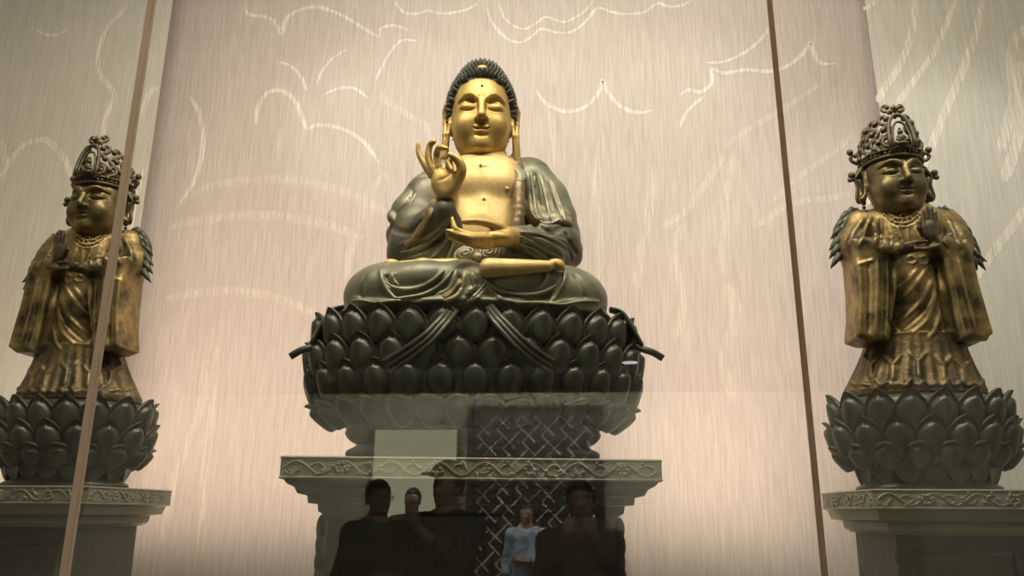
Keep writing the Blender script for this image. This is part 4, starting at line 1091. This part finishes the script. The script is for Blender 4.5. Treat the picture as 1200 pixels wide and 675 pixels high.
    s.chain([h(1082, 275, -0.29), h(1077.5, 267, -0.31), h(1077.5, 260, -0.32)], [0.016, 0.0135, 0.009], 0.008)
    D['hand_up'] = s.mesh('hand')
    # green scarf ends with leaf tips on both shoulders
    for key, pts, tips in (('scarf_in', [(1003, 247, 0.02), (990, 256, 0.0), (983, 272, -0.02), (981, 290, -0.04), (983, 305, -0.05)], -1), ('scarf_out', [(1098, 245, 0.02), (1114, 254, 0.0), (1126, 268, -0.02), (1134, 284, -0.04), (1138, 298, -0.05)], 1)):
        b = MB(); p = spline([B(x, y, d) for x, y, d in pts], 6); n = len(p)
        b.tube(p, [(0.022, 0.040*(0.5+0.5*math.sin(PI*min(1, 0.2+i/n)))) for i in range(n)], 10, flat=(tips, -0.4, 0.2))
        for k in range(7):
            c = p[2+int((n-4)*k/6)]; d = np.array([tips*0.055, -0.01, -0.03-0.006*k])
            b.tube([c+np.array([0, -0.02, 0.02]), c+d*0.55+np.array([0, -0.015, 0.006]), c+d], [0.020, 0.016, 0.002], 8)
        if tips > 0:
            for dx, dz in ((0.075, -0.05), (0.06, -0.10), (0.015, -0.10)):
                b.tube([p[-1], p[-1]+np.array([dx*0.5, -0.01, dz*0.45]), p[-1]+np.array([dx, -0.01, dz])], [0.022, 0.018, 0.003], 8)
        D[key] = b.mesh('shoulder_scarf')
    b = MB()                                                                  # verdigris tip of the outer sleeve
    c = B(1150, 391, -0.09); b.ball(c, (0.030, 0.05, 0.045), 12, 8, Matrix.Rotation(-0.4, 3, 'Y')); D['tip'] = b.mesh('sleeve_tip')
    return D
BD = bodhi_meshes()
def bodhisattva(X, sgn, label, rz=0.0):
    r = empty('bodhisattva_statue', (X, AY, FR.o[2]), label, 'statue', 'standing bodhisattva statues', rz)
    r.scale = (sgn, 1, 1)
    link('skirt', BD['skirt'], BSKIRT if sgn > 0 else None, r); link('gown', BD['gown'], BODHI if sgn > 0 else None, r)
    link('necklace', BD['necklace'], BODHI if sgn > 0 else None, r)
    link('hand', BD['hand_low'], BHAND if sgn > 0 else None, r); link('hand', BD['hand_up'], BHAND if sgn > 0 else None, r)
    for k in ('scarf_in', 'scarf_out', 'tip'):
        tag(link('shoulder_scarf' if k != 'tip' else 'sleeve_tip', BD[k], VERDI if sgn > 0 else None, r), 'green patinated metal')
    c = B(1047, 214, -0.06); R = rotm('X', 6)
    place_head(link('head', BHEADM, BFACE if sgn > 0 else None, r), 0.80, c, R)
    place_head(link('crown', CROWNM, CROWN if sgn > 0 else None, r), 0.80, c, R)
    b = MB()
    for q in (-1, 1):
        for k, rr in enumerate((0.020, 0.014, 0.024, 0.016)): b.ball((q*0.226, 0.0, -0.15-0.036*k), rr, 10, 8)
    place_head(b.build('earrings', CROWN, r), 0.80, c, R)
    return r
bodhisattva(1.83, 1, 'crowned standing bodhisattva on the right, raised hand nearest the right edge')
bodhisattva(-3.13, -1, 'crowned standing bodhisattva on the left, crossed by the pale glass joint')

# ------------------------------------------------------------------ the gallery in front of the glass, seen as a reflection in it
def mir(px, py, Yv):
    """a thing seen mirrored in the glass at virtual depth Yv stands at depth 2*GY-Yv"""
    p = P(px, py, Yv); return np.array([p[0], 2*GY-Yv, p[2]])
WALLV = 2*GY+6.0
# dark lattice screen of T-shaped frets
p0 = mir(549, 476, WALLV-0.35); p1 = mir(706, 476, WALLV-0.35); zb0 = 0.4
lat = empty('lattice_screen', ((p0[0]+p1[0])/2, p0[1], 0), 'dark lattice screen of slanting frets reflected below the middle lotus', 'screen')
hw = (p1[0]-p0[0])/2; zt0 = p0[2]
LATB = plain('black_lacquer', (0.012, 0.011, 0.010), 0.4); LATL = plain('worn_fret', (0.62, 0.60, 0.54), 0.5)
MB().box((-hw, -0.06, 0.0), (hw, -0.03, zt0)).build('board', LATB, lat, smooth=False)
b = MB()
for (x0, x1, z0, z1) in ((-hw, -hw+0.05, 0, zt0), (hw-0.05, hw, 0, zt0), (-hw+0.05, hw-0.05, zt0-0.05, zt0), (-hw+0.05, hw-0.05, 0, 0.1)): b.box((x0, -0.03, z0), (x1, 0.03, z1))
b.build('frame', LATB, lat, smooth=False)
b = MB(); cs = 0.115; q2 = math.sqrt(0.5)
def seg(b, a, c):
    a = np.array(a)*cs; c = np.array(c)*cs
    A = np.array([(a[0]-a[1])*q2, (a[0]+a[1])*q2]); C_ = np.array([(c[0]-c[1])*q2, (c[0]+c[1])*q2])
    lim = lambda v: abs(v[0]) < hw-0.06 and 0.12 < v[1]+zt0/2 < zt0-0.06
    if lim(A) and lim(C_): b.tube([(A[0], -0.02, A[1]+zt0/2), (C_[0], -0.02, C_[1]+zt0/2)], 0.011, 4)
R_ = 26
for i in range(-R_, R_):
    for j in range(-R_, R_):
        if (i+2*j) % 5 == 0:                                                  # pinwheel of interlocking bars
            seg(b, (i, j), (i+1, j)); seg(b, (i+1, j), (i+2, j)); seg(b, (i, j), (i, j+1)); seg(b, (i, j+1), (i, j+2))
            seg(b, (i, j), (i-1, j)); seg(b, (i, j), (i, j-1)); seg(b, (i+2, j), (i+2, j-1)); seg(b, (i, j+2), (i+1, j+2))
b.build('fretwork', LATL, lat, smooth=False)
# glowing wall panel
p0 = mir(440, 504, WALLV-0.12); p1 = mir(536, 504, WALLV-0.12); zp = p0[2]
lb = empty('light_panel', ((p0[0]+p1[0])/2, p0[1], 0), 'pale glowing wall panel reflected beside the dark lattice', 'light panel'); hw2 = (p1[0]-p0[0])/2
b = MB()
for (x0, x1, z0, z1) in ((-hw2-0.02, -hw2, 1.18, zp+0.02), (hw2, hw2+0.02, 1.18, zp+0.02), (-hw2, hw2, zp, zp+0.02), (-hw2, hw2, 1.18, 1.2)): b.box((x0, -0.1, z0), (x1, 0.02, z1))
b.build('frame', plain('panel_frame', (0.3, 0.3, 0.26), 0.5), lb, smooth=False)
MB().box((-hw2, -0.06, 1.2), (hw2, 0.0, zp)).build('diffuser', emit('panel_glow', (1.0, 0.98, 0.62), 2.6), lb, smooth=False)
# ceiling lamps
for (px, py, lab) in ((545, 468, 'first small ceiling lamp reflected under the middle lotus, above the glowing panel'), (717, 473, 'small ceiling lamp reflected under the right end of the middle lotus'), (738, 421, 'small ceiling lamp reflected among the right petals of the middle lotus')):
    d = _f*FOC+_R*(px-600)-_U*(py-337.5); t = (CEI-CAMH)/d[2]; p = CAMP+d*t
    c = empty('ceiling_lamp', (p[0], 2*GY-p[1], CEI), lab, 'ceiling lamp', 'gallery ceiling lamps')
    MB().lathe([(0.085, -0.035), (0.095, -0.035), (0.10, 0.0), (0.085, 0.0)], 28).build('housing', CEILG, c)
    MB().lathe([(0.0005, -0.04), (0.08, -0.04), (0.08, -0.03), (0.0005, -0.03)], 28).build('diffuser', emit('lamp_glow', (0.95, 1.0, 1.0), 7.0), c)

SKIN = plain('skin', (0.42, 0.27, 0.19), 0.5, 0, 20, 0.08)
def cloth(n, c): return plain(n, c, 0.85, 0, 15, 0.15, 0.1)
def hand_sdf(s, wr, d, pn, side, curl=0.5):
    d = np.array(d, float); d /= np.linalg.norm(d); pn = np.array(pn, float); pn -= d*(pn@d); pn /= np.linalg.norm(pn); sd = np.cross(d, pn)*side
    wr = np.array(wr, float)
    s.chain([wr, wr+d*0.045, wr+d*0.08], [0.026, 0.030, 0.030], 0.015)
    s.cap(wr+d*0.04+sd*0.018, wr+d*0.08+sd*0.022, 0.020, 0.018, 0.012); s.cap(wr+d*0.04-sd*0.018, wr+d*0.08-sd*0.022, 0.020, 0.018, 0.012)
    for k, (o, l) in enumerate(((0.030, 0.068), (0.010, 0.078), (-0.010, 0.073), (-0.029, 0.058))):
        a = wr+d*0.085+sd*o; m = a+d*l*0.5+pn*l*0.15*curl*2; e = m+d*l*0.45*(1-curl*0.7)+pn*l*0.5*curl
        s.chain([a, m, e], [0.0115, 0.0105, 0.008], 0.004)
    a = wr+d*0.025+sd*0.028; s.chain([a, a+d*0.03+sd*0.022+pn*0.012, a+d*0.058+sd*0.026+pn*0.022], [0.015, 0.012, 0.009], 0.008)
def person(name_label, X, Y, face, H, arms, top, legs, hairc, hat=None, long_hair=False, glasses=False):
    """arms: for each side (elbow, wrist, hand direction, palm direction) in the body's frame, front = -y"""
    r = empty('person', (X, Y, 0), name_label, 'person', 'visitors reflected in the glass', face); k = H/1.74; r.scale = (k, k, k)
    sh = {1: (0.185, 0.01, 1.42), -1: (-0.185, 0.01, 1.42)}
    s = SDF((-0.48, -0.52, 0.0), (0.48, 0.30, 1.78), 0.009)
    s.ell((0, 0.0, 1.66), (0.074, 0.094, 0.105)); s.ell((0, -0.03, 1.60), (0.060, 0.066, 0.085), 0.03); s.ell((0, -0.075, 1.553), (0.022, 0.022, 0.018), 0.02)
    s.chain([(0, -0.090, 1.655), (0, -0.112, 1.612)], [0.008, 0.013], 0.012)
    for q in (-1, 1):
        s.ell((q*0.031, -0.094, 1.655), (0.018, 0.014, 0.010), 0.008, '-'); s.ell((q*0.031, -0.076, 1.652), (0.014, 0.014, 0.010), 0.004)
        s.ell((q*0.078, 0.005, 1.635), (0.010, 0.022, 0.034), 0.008)
    s.ell((0, -0.096, 1.582), (0.024, 0.010, 0.008), 0.006); s.fold([(-0.024, -0.1, 1.583), (0, -0.105, 1.582), (0.024, -0.1, 1.583)], 0.006, -0.004)
    s.cap((0, 0.01, 1.57), (0, 0.02, 1.44), 0.052, 0.060, 0.03)
    s.chain([(0, 0.02, 1.40), (0, 0.0, 1.15), (0, 0.01, 0.95)], [0.13, 0.13, 0.14], 0.06)
    s.chain([sh[-1], (0, 0.02, 1.43), sh[1]], [0.06, 0.08, 0.06], 0.05)
    for q in (-1, 1):
        el, wr, hd, pn = arms[q]
        s.chain([sh[q], el, wr], [0.052, 0.040, 0.027], 0.03)
        hand_sdf(s, wr, hd, pn, q)
        s.chain([(q*0.085, 0.0, 0.92), (q*0.095, 0.0, 0.50), (q*0.10, 0.03, 0.09)], [0.085, 0.058, 0.040], 0.05)
        s.cap((q*0.10, 0.02, 0.045), (q*0.115, -0.13, 0.035), 0.040, 0.034, 0.03)
    link('body', s.mesh('body'), SKIN, r)
    s = SDF((-0.50, -0.50, 0.80), (0.50, 0.32, 1.52), 0.011)
    s.chain([(0, 0.02, 1.38), (0, 0.0, 1.15), (0, 0.01, 0.92)], [0.150, 0.152, 0.158], 0.06, sc=(0.92, 1.05, 1))
    s.chain([sh[-1], (0, 0.02, 1.425), sh[1]], [0.075, 0.088, 0.075], 0.05)
    for q in (-1, 1):
        el, wr = np.array(arms[q][0]), np.array(arms[q][1]); s.chain([sh[q], el, el+(wr-el)*0.55], [0.072, 0.060, 0.052], 0.04)
        s.fold([(q*0.12, -0.13, 1.40), (q*0.10, -0.15, 1.2), (q*0.12, -0.15, 1.0)], 0.012, 0.012)
    s.cap((0, 0.0, 1.50), (0, -0.04, 1.56), 0.066, 0.07, 0.0, '-'); s.box((0, 0, 0.80), (0.4, 0.4, 0.06), 0.004, 0.0, '-')
    link('shirt', s.mesh('shirt'), top, r)
    s = SDF((-0.30, -0.25, 0.04), (0.30, 0.25, 1.05), 0.011)
    s.ell((0, 0.01, 0.93), (0.168, 0.145, 0.12))
    for q in (-1, 1): s.chain([(q*0.085, 0.0, 0.90), (q*0.095, 0.0, 0.50), (q*0.10, 0.02, 0.12)], [0.105, 0.080, 0.068], 0.04)
    s.box((0, 0, 0.03), (0.4, 0.4, 0.06), 0.004, 0.0, '-')
    link('trousers', s.mesh('trousers'), legs, r)
    for q in (-1, 1):
        s = SDF((-0.25, -0.24, 0.0), (0.25, 0.14, 0.14), 0.008); s.cap((q*0.10, 0.03, 0.055), (q*0.116, -0.14, 0.042), 0.054, 0.046); s.box((q*0.1, 0, 0.012), (0.06, 0.2, 0.012), 0.005, 0.01)
        s.box((0, 0, -0.05), (0.4, 0.4, 0.05), 0.001, 0.0, '-'); link('shoe', s.mesh('shoe'), HAIRP, r)
    s = SDF((-0.16, -0.18, 1.25), (0.16, 0.20, 1.82), 0.008)
    s.ell((0, 0.015, 1.672), (0.088, 0.108, 0.112))
    if long_hair: s.chain([(0, 0.05, 1.66), (0, 0.075, 1.50), (0, 0.085, 1.36)], [0.085, 0.088, 0.070], 0.03)
    s.box((0, -0.16, 1.595), (0.13, 0.14, 0.115), 0.05, 0.01, '-')
    if not long_hair: s.box((0, 0.0, 1.50), (0.2, 0.2, 0.10), 0.01, 0.01, '-')
    link('hair', s.mesh('hair'), hairc, r)
    if hat is not None:
        s = SDF((-0.16, -0.26, 1.64), (0.16, 0.18, 1.84), 0.008); s.ell((0, 0.0, 1.70), (0.098, 0.118, 0.105)); s.box((0, 0, 1.62), (0.3, 0.3, 0.08), 0.004, 0.0, '-')
        s.ell((0, -0.13, 1.715), (0.075, 0.085, 0.012), 0.01); link('cap', s.mesh('cap'), hat, r)
    if glasses:
        b = MB()
        for q in (-1, 1):
            b.tube([(q*0.032+0.022*math.cos(t), -0.108, 1.655+0.018*math.sin(t)) for t in np.linspace(0, 2*PI, 16, endpoint=False)], 0.0028, 6, closed=True)
            b.tube([(q*0.054, -0.106, 1.66), (q*0.078, -0.06, 1.66), (q*0.08, 0.01, 1.655)], 0.0028, 6)
        b.tube([(-0.010, -0.109, 1.66), (0.010, -0.109, 1.66)], 0.0028, 6); b.build('glasses', HAIRP, r)
    return r
HAIRP = plain('black_hair', (0.012, 0.010, 0.009), 0.5)
down = lambda q: ((q*0.25, 0.03, 1.13), (q*0.24, -0.08, 0.90), (0, -0.15, -1), (-q, 0, 0))
fold_ = lambda q: ((q*0.24, -0.02, 1.14), (q*0.02, -0.22, 1.17+0.03*q), (-q, 0.0, 0.05), (0, 1, 0))
phone = lambda q: ((q*0.22, -0.14, 1.20), (q*0.075, -0.36, 1.42), (-q*0.2, -0.3, 1), (0, 0.6, -0.2))
def at_head(px, py, Yv, H): p = mir(px, py, Yv); return p[0], p[1]
x, y = at_head(680, 575, 4.72, 1.72)
person('person reflected right of centre, holding both hands up in front of the face', x, y, PI, 1.70, {1: phone(1), -1: phone(-1)}, cloth('khaki_shirt', (0.10, 0.095, 0.065)), cloth('dark_trousers', (0.02, 0.02, 0.02)), HAIRP)
x, y = at_head(445, 577, 5.6, 1.7)
person('person in glasses reflected at the left, standing sideways in a dark shirt', x, y, PI-0.75, 1.73, {1: down(1), -1: fold_(-1)}, cloth('black_shirt', (0.018, 0.018, 0.016)), cloth('black_trousers', (0.015, 0.015, 0.015)), HAIRP, glasses=True)
x, y = at_head(525, 565, 5.0, 1.8)
person('person in a dark cap and grey shirt reflected in the middle, before the lattice', x, y, PI+0.5, 1.80, {1: down(1), -1: phone(-1)}, cloth('grey_shirt', (0.05, 0.05, 0.042)), cloth('grey_trousers', (0.03, 0.03, 0.03)), HAIRP, hat=cloth('dark_cap', (0.01, 0.01, 0.01)))
x, y = at_head(484, 585, 8.6, 1.7)
person('small person with folded arms reflected before the glowing panel', x, y, PI, 1.76, {1: fold_(1), -1: fold_(-1)}, cloth('dark_uniform', (0.03, 0.03, 0.025)), cloth('uniform_trousers', (0.02, 0.02, 0.02)), HAIRP)
x, y = at_head(618, 601, 8.8, 1.6)
person('long haired person in a pale blue shirt reflected before the lattice', x, y, PI+0.2, 1.62, {1: down(1), -1: fold_(-1)}, cloth('pale_blue_shirt', (0.45, 0.55, 0.75)), cloth('blue_trousers', (0.05, 0.06, 0.10)), HAIRP, long_hair=True)
